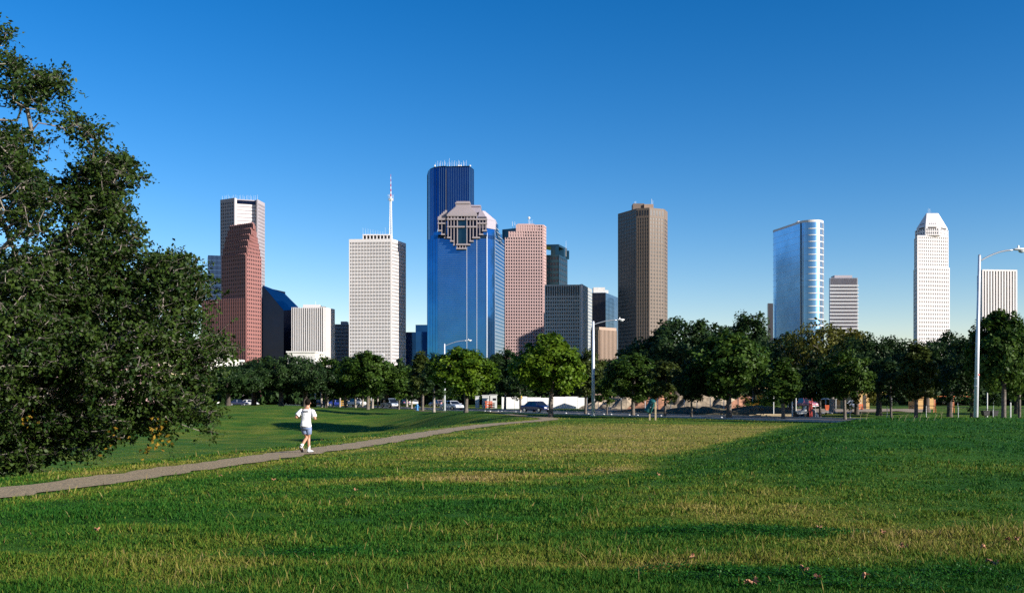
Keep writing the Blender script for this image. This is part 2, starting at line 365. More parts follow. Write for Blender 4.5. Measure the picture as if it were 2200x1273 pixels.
# ------------------------------------------------------------------ trees
def grow(clumps, stem_pts, stem_r, bend=.25, g=rng, rmin=.012, pull=.12):
    """joins clump centres to the trunk by a branching skeleton; returns nodes, parents, radii"""
    nodes = [np.array(p, float) for p in stem_pts]; par = [-1] + list(range(len(stem_pts) - 1)); dist = [0.0]
    for i in range(1, len(nodes)): dist.append(dist[-1] + np.linalg.norm(nodes[i] - nodes[i - 1]))
    ns = len(nodes); top = nodes[-1]
    order = np.argsort(np.linalg.norm(clumps - top, axis=1)); first = max(1, ns // 3)
    ends = {}
    for ci in order:
        c = clumps[ci]; N = np.array(nodes); D = np.linalg.norm(N - c, axis=1)
        cost = D + pull * np.array(dist) + np.where(N[:, 2] > c[2] + .3 * D, D * .5, 0); cost[:first] += 50
        k = int(np.argmin(cost)); p = k; L = D[k]; nseg = 2 if L < 1.2 else (3 if L < 3 else 5)
        a = nodes[k]; side = g.normal(0, 1, 3) * L * bend * .35
        for j in range(1, nseg + 1):
            t = j / nseg; q = a + (c - a) * t + side * math.sin(math.pi * t) + np.array([0, 0, -1]) * L * .06 * math.sin(math.pi * t)
            nodes.append(q); par.append(p); dist.append(dist[p] + L / nseg); p = len(nodes) - 1
        ends[ci] = p
    n = len(nodes); cnt = np.zeros(n)
    for e_ in ends.values(): cnt[e_] += 1
    for i in range(n - 1, 0, -1): cnt[par[i]] += cnt[i]
    r = rmin * np.sqrt(np.maximum(cnt, 1)) ** 1.05
    r = r * min(1.0, stem_r / r[ns - 1])
    r = np.maximum(r, rmin * .8)
    for i in range(ns): r[i] = max(stem_r * (1.25 - .35 * i / ns) if i else stem_r * 1.6, r[i])
    return np.array(nodes), np.array(par), r
def wood_mesh(nodes, par, r, seg=5):
    ch = np.arange(1, len(nodes)); A = nodes[par[ch]]; B = nodes[ch]; ra = np.minimum(r[par[ch]], r[ch] * 1.5); rb = r[ch]
    t = B - A; ln_ = np.linalg.norm(t, axis=1); ok = ln_ > 1e-4; A, B, ra, rb, t = A[ok], B[ok], ra[ok], rb[ok], t[ok] / ln_[ok][:, None]
    u = np.cross(t, np.where(np.abs(t[:, 2:]) > .9, np.array([[1., 0, 0]]), np.array([[0, 0, 1.]]))); u /= np.linalg.norm(u, axis=1)[:, None]; v = np.cross(t, u)
    k = np.arange(seg) * 2 * np.pi / seg; cs, sn = np.cos(k)[None, :, None], np.sin(k)[None, :, None]
    ring = u[:, None] * cs + v[:, None] * sn
    V = np.concatenate([A[:, None] + ring * ra[:, None, None], B[:, None] + ring * rb[:, None, None]], 1).reshape(-1, 3)
    i = np.arange(len(A))[:, None] * 2 * seg; kk = np.arange(seg); k2 = (kk + 1) % seg
    Q = np.stack([i + kk, i + k2, i + seg + k2, i + seg + kk], -1).reshape(-1, 4)
    return V, Q
def leaf_mesh(cl, cr, per, size, g, flat=.8, up=.5, long=1.5, center=None):
    n = len(cl); k = np.repeat(np.arange(n), per if hasattr(per, '__len__') else np.full(n, per)); m = len(k)
    d = g.normal(0, 1, (m, 3)); d /= np.linalg.norm(d, axis=1)[:, None]; rr = g.random(m) ** .55
    p = cl[k] + d * (rr * cr[k])[:, None] * np.array([1, 1, flat])
    nr = g.normal(0, .75, (m, 3)) + np.array([0, 0, up])
    if center is not None: o_ = p - center; nr += o_ / np.linalg.norm(o_, axis=1)[:, None] * .9
    nr /= np.linalg.norm(nr, axis=1)[:, None]
    u = np.cross(nr, g.normal(0, 1, (m, 3))); u /= np.linalg.norm(u, axis=1)[:, None]; v = np.cross(nr, u)
    s = (size * (.6 + .8 * g.random(m)))[:, None]
    V = np.stack([p - u * s * .5 * long, p - v * s * .42 + nr * s * .08, p + u * s * .5 * long, p + v * s * .42 + nr * s * .08], 1).reshape(-1, 3)
    tint = np.clip(g.random(m) * .6 + g.random(n)[k] * .45, 0, 1)
    return V, np.arange(m * 4).reshape(-1, 4), np.repeat(tint, 4)
def crown_points(n, rx, rz, zc, seed, taper=0.0, lump=.22, hollow=.35, flatb=.0):
    g = np.random.default_rng(seed); L = [(g.normal(0, 1, 3), g.uniform(-1, 1)) for _ in range(9)]; out = []
    while len(out) < n:
        d = g.normal(0, 1, 3); d /= np.linalg.norm(d); w_ = 1 + lump * sum(a_ * max(0, np.dot(d, v / np.linalg.norm(v))) ** 4 for v, a_ in L)
        r = (hollow + (1 - hollow) * g.random() ** .6) * w_; p = d * r
        if flatb and p[2] < -flatb: continue
        z = p[2]; wx = 1 - taper * (z * .5 + .5) 
        out.append((p[0] * rx * wx, p[1] * rx * wx, zc + z * rz))
    return np.array(out)
PROTO = {}
def make_proto(kind, H, rx, zb, n, per, size, seed, taper=0, lump=.22, crr=.55, stem=.16, bark='bark', hollow=.35, up=.5, flatb=0, lean=0, flat=.8):
    g = np.random.default_rng(seed); zc = (H + zb) / 2; rz = (H - zb) / 2
    cl = crown_points(n, rx - crr * .6, rz - crr * .5, zc, seed, taper, lump, hollow, flatb)
    ht = H * .72; stem_pts = [(lean * t * t + .12 * math.sin(3 * t + seed) * t, .1 * math.cos(2.3 * t + seed) * t, ht * t - .15) for t in np.linspace(0, 1, 9)]
    nodes, par, r = grow(cl, stem_pts, stem, g=g)
    WV, WQ = wood_mesh(nodes, par, r)
    cr = crr * g.uniform(.65, 1.25, n)
    LV, LQ, T = leaf_mesh(cl, cr, per, size, g, up=up, center=np.array([0, 0, zc]), flat=flat)
    PROTO[kind] = (H, rx, (WV, WQ), (LV, LQ, T), bark, {})
def mesh_of(kind):
    d = PROTO[kind][5]
    if 'w' not in d:
        H, rx, (WV, WQ), (LV, LQ, T), bark, _ = PROTO[kind]
        a_ = np_mesh('trunk', WV, WQ, M[bark], smooth=True); b_ = np_mesh('crown', LV, LQ, M['leaf_green'], attrs={'tint': ('POINT', T)})
        d['w'], d['l'] = a_.data, b_.data; bpy.data.objects.remove(a_); bpy.data.objects.remove(b_)
    return d['w'], d['l']
def tree(kind, px, top, Y, halfw, leaf, label, name='shade_tree', group='trees along the road', rz=None, bark=None, base=None, X=None):
    x = KX(px) * Y if X is None else X; zg = G(x, Y) if base is None else base; H, rx = PROTO[kind][:2]
    h = EYE + (HZ - top) / F * Y - zg; sx = halfw / F * Y / rx * 1.28
    o = empty(name, (x, Y, zg), label, 'tree', group, rz=rng.uniform(0, 6.28) if rz is None else rz); o.scale = (sx, sx, h / H)
    wm, lm = mesh_of(kind)
    a_ = bpy.data.objects.new('trunk', wm); b_ = bpy.data.objects.new('crown', lm)
    for q in (a_, b_): C.objects.link(q); q.parent = o
    b_.material_slots[0].link = 'OBJECT'; b_.material_slots[0].material = M[leaf]
    if bark: a_.material_slots[0].link = 'OBJECT'; a_.material_slots[0].material = M[bark]
    return o
make_proto('round1', 8, 3.3, 1.7, 150, 95, .21, 11, taper=.18, crr=.62, stem=.15)
make_proto('round2', 8, 3.3, 1.8, 150, 95, .21, 12, taper=.42, crr=.6, stem=.15)
make_proto('round3', 8, 3.0, 1.7, 120, 95, .21, 13, taper=.05, lump=.45, crr=.62, stem=.13)
make_proto('spire', 9, 2.4, 1.9, 120, 85, .20, 14, taper=.75, lump=.3, crr=.55, stem=.13)
make_proto('slim', 7, 1.9, 1.8, 70, 80, .19, 15, taper=.3, lump=.3, crr=.5, stem=.09)
make_proto('live1', 10, 7.0, 1.8, 260, 90, .26, 16, taper=-.05, lump=.35, crr=.95, stem=.38, bark='bark_dark', flatb=.65)
make_proto('live2', 10, 6.0, 1.8, 230, 90, .26, 17, taper=.1, lump=.6, crr=.9, stem=.36, bark='bark_dark', flatb=.7, lean=.9)
make_proto('open', 11, 5.0, 3.0, 150, 50, .24, 18, taper=.05, lump=.6, crr=.85, stem=.26, bark='bark_pale', hollow=.55)
make_proto('ragged', 11, 4.2, 2.2, 130, 75, .24, 19, taper=.4, lump=.8, crr=.85, stem=.25, bark='bark_dark', hollow=.4)

# the row along the road and the park edge
T_ = [
 ('round1', 1001, 735, 113, 67, 'leaf_bright', 'brightest yellow green round tree standing before the blue glass tower'),
 ('round2', 1183, 708, 95, 76, 'leaf_bright', 'large bright green cone topped tree where the path meets the road'),
 ('round1', 790, 745, 165, 57, 'leaf_green', 'round green tree standing below the white office tower'),
 ('slim', 857, 788, 165, 28, 'leaf_green', 'small green tree just right of the tree below the white tower'),
 ('spire', 908, 748, 150, 36, 'leaf_olive', 'thin ragged olive tree left of the brightest round tree'),
 ('round3', 1085, 750, 165, 40, 'leaf_dark', 'dark tree between the two bright green trees'),
 ('slim', 1118, 775, 135, 30, 'leaf_dark', 'slender dark tree beside the yellow road sign'),
 ('round3', 1258, 752, 117, 46, 'leaf_olive', 'olive green tree directly behind the middle street lamp'),
 ('round1', 1360, 750, 104, 62, 'leaf_green', 'round dark green tree standing behind the tilted litter barrel'),
 ('slim', 1429, 768, 98, 38, 'leaf_olive', 'slim olive tree just right of the tilted litter barrel'),
 ('slim', 1304, 800, 110, 22, 'leaf_green', 'small thin stemmed sapling between street lamp and round dark tree'),
 ('round1', 1566, 697, 90, 84, 'leaf_green', 'wide glossy green tree left of the silver glass tower'),
 ('round3', 1486, 775, 92, 38, 'leaf_dark', 'dark slender stemmed tree left of the wide glossy green tree'),
 ('spire', 1683, 762, 80, 50, 'leaf_green', 'green pointed tree whose pale stem stands in front of the timber pile'),
 ('round3', 1815, 752, 84, 52, 'leaf_green', 'green tree hanging over the yellow building'),
 ('round3', 1762, 765, 92, 42, 'leaf_dark', 'dark tree with crooked forked trunk beside the red barrier'),
 ('spire', 1968, 722, 76, 52, 'leaf_olive', 'olive coloured tree standing below the white pointed tower'),
 ('slim', 1915, 765, 79, 34, 'leaf_dark', 'dark thin stemmed tree at the left of the orange swings'),
 ('round2', 2156, 655, 68, 74, 'leaf_green', 'tall green tree right of the near street lamp'),
 ('slim', 2190, 690, 72, 46, 'leaf_green', 'green tree cut by the right edge of the photo'),
]
for i, (k, px, top, Y, hw, lf, lab) in enumerate(T_):
    tree(k, px, top, Y, hw, lf, lab, group='young shade trees along the road')
B_ = [
 ('live1', 1452, 683, 150, 112, 'leaf_dark', 'broad dark live oak right of the brown tower base'),
 ('live2', 1560, 700, 205, 90, 'leaf_dark', 'dark live oak showing behind the wide glossy green tree'),
 ('ragged', 1622, 658, 135, 62, 'leaf_dark', 'tall ragged dark tree reaching up left of the silver tower'),
 ('live2', 1700, 712, 128, 95, 'leaf_dark', 'dark spreading oak in front of the silver tower base'),
 ('open', 1788, 668, 118, 74, 'leaf_yellow', 'thin yellowing tree with pale bare limbs below the grey office block'),
 ('ragged', 1840, 700, 108, 55, 'leaf_yellow', 'yellow tipped tree right of the thin yellowing one'),
 ('live1', 1888, 718, 100, 74, 'leaf_dark', 'dark oak with low forked trunk right of the yellow building'),
 ('live2', 2040, 708, 96, 66, 'leaf_dark', 'dark oak filling the gap behind the near street lamp'),
 ('ragged', 2090, 712, 84, 60, 'leaf_dark', 'dark tree with thick leaning trunk beside the near street lamp'),
 ('live1', 1990, 740, 120, 80, 'leaf_dark', 'low dark oak behind the orange swings'),
 ('live1', 1095, 765, 228, 90, 'leaf_dark', 'far dark oak over the white metal fence'),
 ('live2', 1240, 775, 222, 90, 'leaf_dark', 'far dark oak behind the middle street lamp'),
 ('live1', 1335, 770, 210, 80, 'leaf_dark', 'far dark oak below the brown tower'),
 ('live1', 905, 790, 240, 85, 'leaf_dark', 'far dark oak seen left of the brightest tree'),
 ('live2', 830, 800, 235, 70, 'leaf_dark', 'far dark oak behind the silver van'),
 ('live1', 490, 785, 165, 66, 'leaf_dark', 'grey green oak touching the big tree foliage'),
 ('live2', 545, 770, 180, 60, 'leaf_dark', 'grey green oak in front of the red tower base'),
 ('live1', 604, 762, 175, 66, 'leaf_dark', 'grey green oak before the low white building'),
 ('live2', 655, 772, 185, 55, 'leaf_dark', 'dark oak directly behind the runner'),
 ('round3', 700, 765, 195, 45, 'leaf_green', 'brighter green oak just right of the runner'),
 ('round1', 742, 765, 190, 40, 'leaf_green', 'green tree shading the white pickup truck'),
 ('live1', 2185, 735, 110, 80, 'leaf_dark', 'dark oak at the right edge behind the playground'),
]
for k, px, top, Y, hw, lf, lab in B_:
    tree(k, px, top, Y, hw, lf, lab, group='large trees beyond the road', name='oak_tree')
# the slim trunks of the row left of centre carry small crowns
S_ = [(691, 205, 'first'), (704, 212, ''), (716, 200, ''), (730, 208, ''), (745, 198, ''), (764, 196, ''), (779, 188, ''), (800, 184, ''), (812, 196, ''), (874, 205, ''), (884, 170, ''), (932, 131, ''), (952, 182, '')]
NEAR = ['row tree trunk nearest right of the runner', 'row tree second to the right of the runner', 'row tree with forked pale stem left of the blue car', 'row tree standing before the blue car',
        'row tree between the blue car and the yellow barrier', 'row tree right of the yellow barrier', 'row tree in front of the white pickup bonnet', 'row tree with patchy bark right of the white pickup',
        'row tree beside the yellow posts', 'row tree right of the silver van', 'row tree left of the blue hydrant', 'row tree with pale forked stem right of the blue hydrant', 'row tree left of the white sedan']
for (px, Y, _), lab in zip(S_, NEAR):
    tree('slim' if Y != 131 else 'spire', px, 790 + rng.uniform(-8, 12) if Y != 131 else 752, Y, rng.uniform(24, 34) if Y != 131 else 36, rng.choice(['leaf_dark', 'leaf_green']), lab, name='row_tree', group='row of slim trees by the road', bark='bark_pale')
# low far planting that closes the horizon
def far_mass(name, pts, h, n, size, label, leaf):
    g = np.random.default_rng(5); q = []
    for (x0, y0), (x1, y1), m in pts:
        t = g.random(m); x = x0 + (x1 - x0) * t; y = y0 + (y1 - y0) * t + g.normal(0, 5, m); q.append(np.stack([x, y, gz(x, y) + h * g.random(m) ** 1.15 * (.5 + .8 * vn(x, y * 0, 16, 3))], 1))
    c = np.concatenate(q); V, Qd, T = leaf_mesh(c, np.full(len(c), 1.6), n, size, g)
    return tag(np_mesh(name, V, Qd, M[leaf], attrs={'tint': ('POINT', T)}), label, 'woods', kind='stuff')
far_mass('far_woods', [((-420, 300), (-60, 290), 2600), ((-60, 290), (60, 260), 900), ((60, 260), (420, 240), 2400)], 9.0, 34, 1.05, 'dark far tree belt behind the park trees', 'leaf_dark')

# the big oak at the left: its trunk stands outside the frame
def in_poly(px, pz, poly):
    ins = np.zeros(len(px), bool); n = len(poly)
    for i in range(n):
        x0, y0 = poly[i]; x1, y1 = poly[(i + 1) % n]
        c = ((y0 > pz) != (y1 > pz)) & (px < (x1 - x0) * (pz - y0) / (y1 - y0 + 1e-9) + x0); ins ^= c
    return ins
def edge_d(px, pz, poly):
    d = np.full(len(px), 1e9); n = len(poly)
    for i in range(n):
        a_ = np.array(poly[i], float); b_ = np.array(poly[(i + 1) % n], float); ab = b_ - a_; t = np.clip(((px - a_[0]) * ab[0] + (pz - a_[1]) * ab[1]) / (ab @ ab), 0, 1)
        d = np.minimum(d, np.hypot(px - a_[0] - ab[0] * t, pz - a_[1] - ab[1] * t))
    return d
OUT = [(-60, 10), (0, 48), (35, 75), (62, 125), (60, 140), (130, 145), (152, 180), (150, 225), (200, 255), (228, 300), (290, 345), (303, 385), (268, 415), (240, 425), (285, 450), (310, 500), (303, 540), (250, 575), (300, 570),
       (325, 535), (395, 532), (428, 560), (478, 600), (465, 640), (428, 655), (440, 690), (498, 722), (496, 765), (440, 800), (466, 880), (462, 945), (435, 925), (405, 900), (350, 945), (300, 925), (250, 955), (205, 985), (150, 965), (90, 1005), (0, 1025), (-150, 1000),
       (-500, 985), (-900, 850), (-1000, 480), (-700, 60), (-330, -60)]
def big_oak():
    g = np.random.default_rng(21); Yc = 30.0; poly = [((p[0] - 1100) / F * Yc, EYE + (HZ - p[1]) / F * Yc) for p in OUT]
    n = 15000; x = g.uniform(-29, -8, n); z = g.uniform(-1, 15.5, n); ed = edge_d(x, z, poly)
    ok = in_poly(x, z, poly) & (ed > .12); x, z, ed = x[ok], z[ok], ed[ok]
    vis = x > -15.8; keep = g.random(len(x)) < np.where(vis, 1.0, .14); x, z, ed = x[keep], z[keep], ed[keep]
    dens = fbm(x, z, 1.5, 77); keep = g.random(len(x)) < np.clip((dens - .485 + .30 * (1 - ss(3.5, 8.5, z)) + .07 * (ed < .8)) * 8, .05, 1); x, z, ed = x[keep], z[keep], ed[keep]
    th = np.minimum(3.6, ed * 1.0 + .5); y = Yc + g.uniform(-1, 1, len(x)) * th
    sc = y / Yc; x = x * sc; z = EYE + (z - EYE) * sc; gr = gz(x, y); z = np.maximum(z, gr + .5)
    cl = np.stack([x, y, z], 1); n = len(cl)
    tx, ty = -17.4, 30.5; zg = G(tx, ty)
    stem = [(tx + .25 * math.sin(2 * t), ty + .2 * t, zg - .2 + 8.5 * t) for t in np.linspace(0, 1, 10)]
    nodes, par, r = grow(cl, stem, .42, g=g, rmin=.0095, pull=.25, bend=.45)
    loc = (tx, ty, zg)
    o = empty('oak_tree', loc, 'huge near oak whose drooping branches fill the left edge', 'tree')
    WV, WQ = wood_mesh(nodes, par, r); np_mesh('trunk', WV, WQ, M['bark_grey'], parent=o, loc=loc, smooth=True)
    # leaves hang on short twigs round every clump
    tw = 7; k = np.repeat(np.arange(n), tw); d = g.normal(0, 1, (len(k), 3)); d[:, 2] *= .6; d /= np.linalg.norm(d, axis=1)[:, None]; ln_ = g.uniform(.25, .68, len(k))[:, None]
    a_ = cl[k]; b_ = a_ + d * ln_ + np.array([0, 0, -.05])
    tn = np.concatenate([a_, b_]); tp = np.concatenate([np.arange(len(a_)), np.arange(len(a_))])
    # twigs
    t = b_ - a_; u = np.cross(t, [0, 0, 1.0]); u /= np.linalg.norm(u, axis=1)[:, None] + 1e-6; u *= .004; v = np.cross(t, u); v = v / (np.linalg.norm(v, axis=1)[:, None] + 1e-6) * .004
    V = np.stack([a_ + u, a_ - u * .5 + v, a_ - u * .5 - v, b_], 1).reshape(-1, 3); i = np.arange(len(a_))[:, None] * 4
    Qt = np.concatenate([i + np.array([[0, 1, 3]]), i + np.array([[1, 2, 3]]), i + np.array([[2, 0, 3]])], 1).reshape(-1, 3)
    np_mesh('twigs', V, Qt, M['bark_grey'], parent=o, loc=loc)
    per = 11; kk = np.repeat(np.arange(len(a_)), per); m = len(kk); f_ = g.uniform(.25, 1.1, m)[:, None]
    p = a_[kk] + (b_[kk] - a_[kk]) * f_ + g.normal(0, .045, (m, 3))
    nr = g.normal(0, .7, (m, 3)) + (0, 0, .55); nr /= np.linalg.norm(nr, axis=1)[:, None]
    dr = (b_[kk] - a_[kk]) / ln_[kk] + g.normal(0, .7, (m, 3)); u = np.cross(nr, dr); u /= np.linalg.norm(u, axis=1)[:, None]; v = np.cross(u, nr)
    s = (.082 * (.45 + 1.1 * g.random(m)))[:, None]
    V = np.stack([p - v * s * .3, p + v * s * .35 - u * s * .42 + nr * s * .12, p + v * s * 1.0, p + v * s * .35 + u * s * .42 + nr * s * .12], 1).reshape(-1, 3)
    tint = np.clip(g.random(m) * .55 + .5 * g.random(n)[k[kk]], 0, 1)
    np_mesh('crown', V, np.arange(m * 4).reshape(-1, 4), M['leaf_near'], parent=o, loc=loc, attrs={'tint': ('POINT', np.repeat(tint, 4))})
    # the few yellow leaves low on the drooping twigs
    g2 = np.random.default_rng(4); P = []
    for px, py, m in ((335, 920, 16), (345, 950, 13), (315, 968, 10), (235, 942, 8), (60, 905, 8)):
        c = np.array(W(px, py, 28.2)); P.append(c + g2.normal(0, .17, (m, 3)))
    P = np.concatenate(P); V, Qd, T = leaf_mesh(P, np.full(len(P), .04), 2, .085, g2)
    c_ = np_mesh('autumn_leaves', V, Qd, M['leaf_autumn'], parent=o, loc=loc, attrs={'tint': ('POINT', T)}); tag(c_, 'turned yellow and orange leaves')
    return o
M['bark_grey'] = mat('bark_grey', (.24, .21, .18), .9, scale=5, var=.3, bump=.4)
M['leaf_autumn'] = leaf_mat('leaf_autumn', (.22, .12, .015), (.42, .28, .03), .3)
big_oak()
# round clipped bushes by the far trees
for px, hw, h, lab in ((655, 9, 1.3, 'small round bush right behind the runner'), (672, 9, 1.7, 'larger round bush just right of the runner')):
    Y = 190; x = KX(px) * Y; zg = G(x, Y); g2 = np.random.default_rng(int(px)); c = g2.normal(0, 1, (90, 3)); c /= np.linalg.norm(c, axis=1)[:, None]; c = c * (.55, .55, h * .4) + (0, 0, h * .5)
    c = c + np.array([x, Y, zg]); V, Qd, T = leaf_mesh(c, np.full(90, .28), 22, .13, g2)
    tag(np_mesh('bush', V, Qd, M['leaf_green'], loc=(x, Y, zg), attrs={'tint': ('POINT', T)}), lab, 'bush')
Y = 122
x = KX(1640) * Y; zg = G(x, Y); g2 = np.random.default_rng(8); c = g2.normal(0, 1, (90, 3)) * (1.0, .6, .45) + (x, Y, zg + .7); V, Qd, T = leaf_mesh(c, np.full(90, .4), 24, .16, g2)
tag(np_mesh('bush', V, Qd, M['leaf_green'], loc=(x, Y, zg), attrs={'tint': ('POINT', T)}), 'wide untrimmed bush beside the yellow digger', 'bush')

# ------------------------------------------------------------------ towers
M['concrete_white'] = mat('white_travertine', (.74, .71, .71), .8, var=.05, scale=.02)
M['concrete_pale'] = mat('pale_stone', (.72, .70, .70), .8, var=.05, scale=.02)
M['granite_grey'] = mat('grey_granite', (.36, .33, .36), .6, var=.06, scale=.02)
M['granite_grey_light'] = mat('light_grey_granite', (.33, .29, .31), .6, var=.06, scale=.03)
M['granite_lav'] = mat('lavender_granite', (.33, .30, .36), .6, var=.05, scale=.03)
M['granite_red'] = mat('red_granite', (.27, .115, .105), .65, var=.08, scale=.02)
M['granite_pink'] = mat('pink_granite', (.52, .35, .33), .65, var=.06, scale=.02)
M['stone_brown'] = mat('brown_stone', (.165, .125, .10), .7, var=.08, scale=.02)
M['stone_tan'] = mat('tan_stone', (.34, .24, .18), .7, var=.08, scale=.02)
M['stone_cool'] = mat('cool_grey_stone', (.34, .36, .36), .7, var=.06, scale=.02)
M['win'] = mat('window_glass', (.008, .011, .020), .2, spec=.25, scale=.4, col2=(.035, .04, .05))
M['win_mid'] = mat('window_glass_bronze', (.030, .030, .030), .2, spec=.3, scale=.4, col2=(.08, .075, .07))
def glass_tower_mat(name, col, rough=.08, metal=.9, var=.10, wav=.05):
    m = mat(name, col, rough, metal, var=var, scale=.05); n = m.node_tree; p = n.nodes['Principled BSDF']
    tc = n.nodes.new('ShaderNodeTexCoord'); no = n.nodes.new('ShaderNodeTexNoise'); no.inputs['Scale'].default_value = .06; no.inputs['Detail'].default_value = 3
    n.links.new(tc.outputs['Object'], no.inputs['Vector']); b = n.nodes.new('ShaderNodeBump'); b.inputs['Strength'].default_value = wav; b.inputs['Distance'].default_value = 2
    n.links.new(no.outputs[0], b.inputs['Height']); n.links.new(b.outputs[0], p.inputs['Normal']); return m
M['glass_blue'] = glass_tower_mat('blue_curtain_glass', (.022, .145, .37))
M['glass_navy'] = glass_tower_mat('navy_curtain_glass', (.012, .062, .19))
M['glass_silver'] = glass_tower_mat('silver_curtain_glass', (.17, .35, .55), .26, wav=.03)
M['glass_teal'] = glass_tower_mat('teal_curtain_glass', (.030, .075, .10), .2)
M['glass_black'] = glass_tower_mat('black_curtain_glass', (.006, .010, .030), .2, .7)
M['glass_sky'] = glass_tower_mat('pale_blue_curtain_glass', (.16, .27, .42), .12)
M['mull_blue'] = mat('blue_mullion', (.05, .12, .25), .5, var=.05)
M['mull_light'] = mat('light_mullion', (.40, .45, .52), .4, metal=.3, var=.05)

class Tower:
    def __init__(s, name, label, pts, Yref, top_ref, group=None, depth=30, wall='concrete_white', z0=0.0, inset=.12, bare=False):
        """pts: visible plan corners from left to right as (px, Y); the hidden back is closed behind them"""
        s.P = [(KX(px) * Y, Y) for px, Y in pts]; s.H = EYE + (HZ - top_ref) / F * Yref; s.z0 = z0
        x0, y0 = s.P[0]; x1, y1 = s.P[-1]; w_ = x1 - x0
        s.back = [(x1 - w_ * inset + (x1 / y1) * depth, y1 + depth), (x0 + w_ * inset + (x0 / y0) * depth, y0 + depth)]
        s.foot = s.P + s.back
        s.loc = (s.P[0][0] * .5 + s.P[-1][0] * .5, Yref, 0.0)
        s.root = empty(name, s.loc, label, 'tower', group); s.wall = MB(); s.wm = wall; s.wins = []; s.parts = []
        if not bare: s.wall.prism(s.foot, z0, s.H)
    def side(s, i):
        a_, b_ = s.foot[i], s.foot[i + 1]; u = np.array([b_[0] - a_[0], b_[1] - a_[1]]); L = np.linalg.norm(u); u = u / L
        return a_, tuple(u), (u[1], -u[0]), L
    def grid(s, i, nx, nz, pf=.4, sf=.5, z0=None, z1=None, m=(0, 0), top=0, d=.7, win=True, a=(0, 1), mb=None):
        """piers and spandrels stand proud of the wall; panes sit between them"""
        P, u, n, L = s.side(i); z0 = s.z0 if z0 is None else z0; z1 = s.H if z1 is None else z1; mb = mb or s.wall
        A0, A1 = L * a[0] + m[0], L * a[1] - m[1]; cw = (A1 - A0) / nx; ch = (z1 - top - z0) / nz; pw, sh = cw * pf, ch * sf
        if m[0]: mb.obox(P, u, n, L * a[0], A0, 0, d, z0, z1)
        if m[1]: mb.obox(P, u, n, A1, L * a[1], 0, d, z0, z1)
        if top: mb.obox(P, u, n, A0, A1, 0, d, z1 - top, z1)
        if pf > 0:
            for k in range(nx + 1):
                c = A0 + k * cw; mb.obox(P, u, n, max(A0, c - pw / 2), min(A1, c + pw / 2), 0, d, z0, z1 - top)
        if sf > 0:
            for k in range(nz):
                z = z0 + k * ch; mb.obox(P, u, n, A0, A1, 0, d - .15, z, z + sh)
        if win:
            for r in range(nz - 1, -1, -1):
                for k in range(nx):
                    s.wins.append((P, u, n, A0 + k * cw + pw / 2, A0 + (k + 1) * cw - pw / 2, z0 + r * ch + sh, z0 + (r + 1) * ch, r, cw * ch, i))
    def box_part(s, name, m, i, a0, a1, d0, d1, z0, z1):
        P, u, n, L = s.side(i); MB().obox(P, u, n, a0, a1, d0, d1, z0, z1).build(name, M[m] if isinstance(m, str) else m, s.root, s.loc)
    def lines(s, i, nx, nz, wd, m, name='mullions', z0=None, z1=None, d=.12, hd=None, a=(0, 1)):
        P, u, n, L = s.side(i); z0 = s.z0 if z0 is None else z0; z1 = s.H if z1 is None else z1; mb = MB(); A0, A1 = L * a[0], L * a[1]
        for k in range(nx + 1 if nx else 0):
            c = A0 + (A1 - A0) * k / nx; mb.obox(P, u, n, c - wd / 2, c + wd / 2, 0, d, z0, z1)
        for k in range(1, nz):
            z = z0 + (z1 - z0) * k / nz; h = (hd or wd) / 2; mb.obox(P, u, n, A0, A1, 0, d * .8, z - h, z + h)
        return mb.build(name, M[m], s.root, s.loc)
    def finish(s, winmat='win', cap=100, name='window'):
        if s.wall.v: s.wall.build('wall', M[s.wm], s.root, s.loc)
        W_ = sorted(s.wins, key=lambda q: (-q[7], q[9])) if s.wins else []
        cache = {}
        for q in W_[:cap]:
            P, u, n, a0, a1, z0, z1 = q[:7]; w_, h_ = round(a1 - a0, 2), round(z1 - z0, 2); key = (w_, h_)
            if key not in cache:
                me = bpy.data.meshes.new(name); me.from_pydata([(0, 0, 0), (w_, 0, 0), (w_, 0, h_), (0, 0, h_), (0, -.1, 0), (w_, -.1, 0), (w_, -.1, h_), (0, -.1, h_)], [], [(4, 5, 6, 7), (0, 4, 7, 3), (5, 1, 2, 6), (7, 6, 2, 3), (0, 1, 5, 4)])
                me.materials.append(M[winmat]); cache[key] = me
            o = bpy.data.objects.new(name, cache[key]); C.objects.link(o); o.parent = s.root
            o.location = (P[0] + u[0] * a0 - s.loc[0], P[1] + u[1] * a0 - s.loc[1], z0); o.rotation_euler = (0, 0, math.atan2(u[1], u[0]))
        rest = W_[cap:]
        if rest:
            mb = MB()
            for P, u, n, a0, a1, z0, z1, *_ in rest: mb.obox(P, u, n, a0, a1, 0, .1, z0, z1)
            tag(mb.build(name, M[winmat], s.root, s.loc), kind='stuff')
        return s.root
    def penthouse(s, pa, pb, py0, py1, m='concrete_white', yo=8, dep=14, name='penthouse'):
        Y = s.P[0][1] + yo; mb = MB(); a_, b_ = W(pa, py0, Y), W(pb, py1, Y); mb.box(a_.x, b_.x, Y, Y + dep, s.H - 1, b_.z)
        return mb.build(name, M[m], s.root, s.loc)
    def masts(s, lst, yo=12, rad=.22, m='white_paint'):
        for px, pt, pb in lst:
            Y = s.P[0][1] + yo; b_, t_ = W(px, pb, Y), W(px, pt, Y); mb = MB(); mb.tube([(b_.x, Y, s.H - .5), (t_.x, Y, t_.z)], [rad, rad * .5], 5)
            mb.build('mast', M[m], s.root, s.loc)

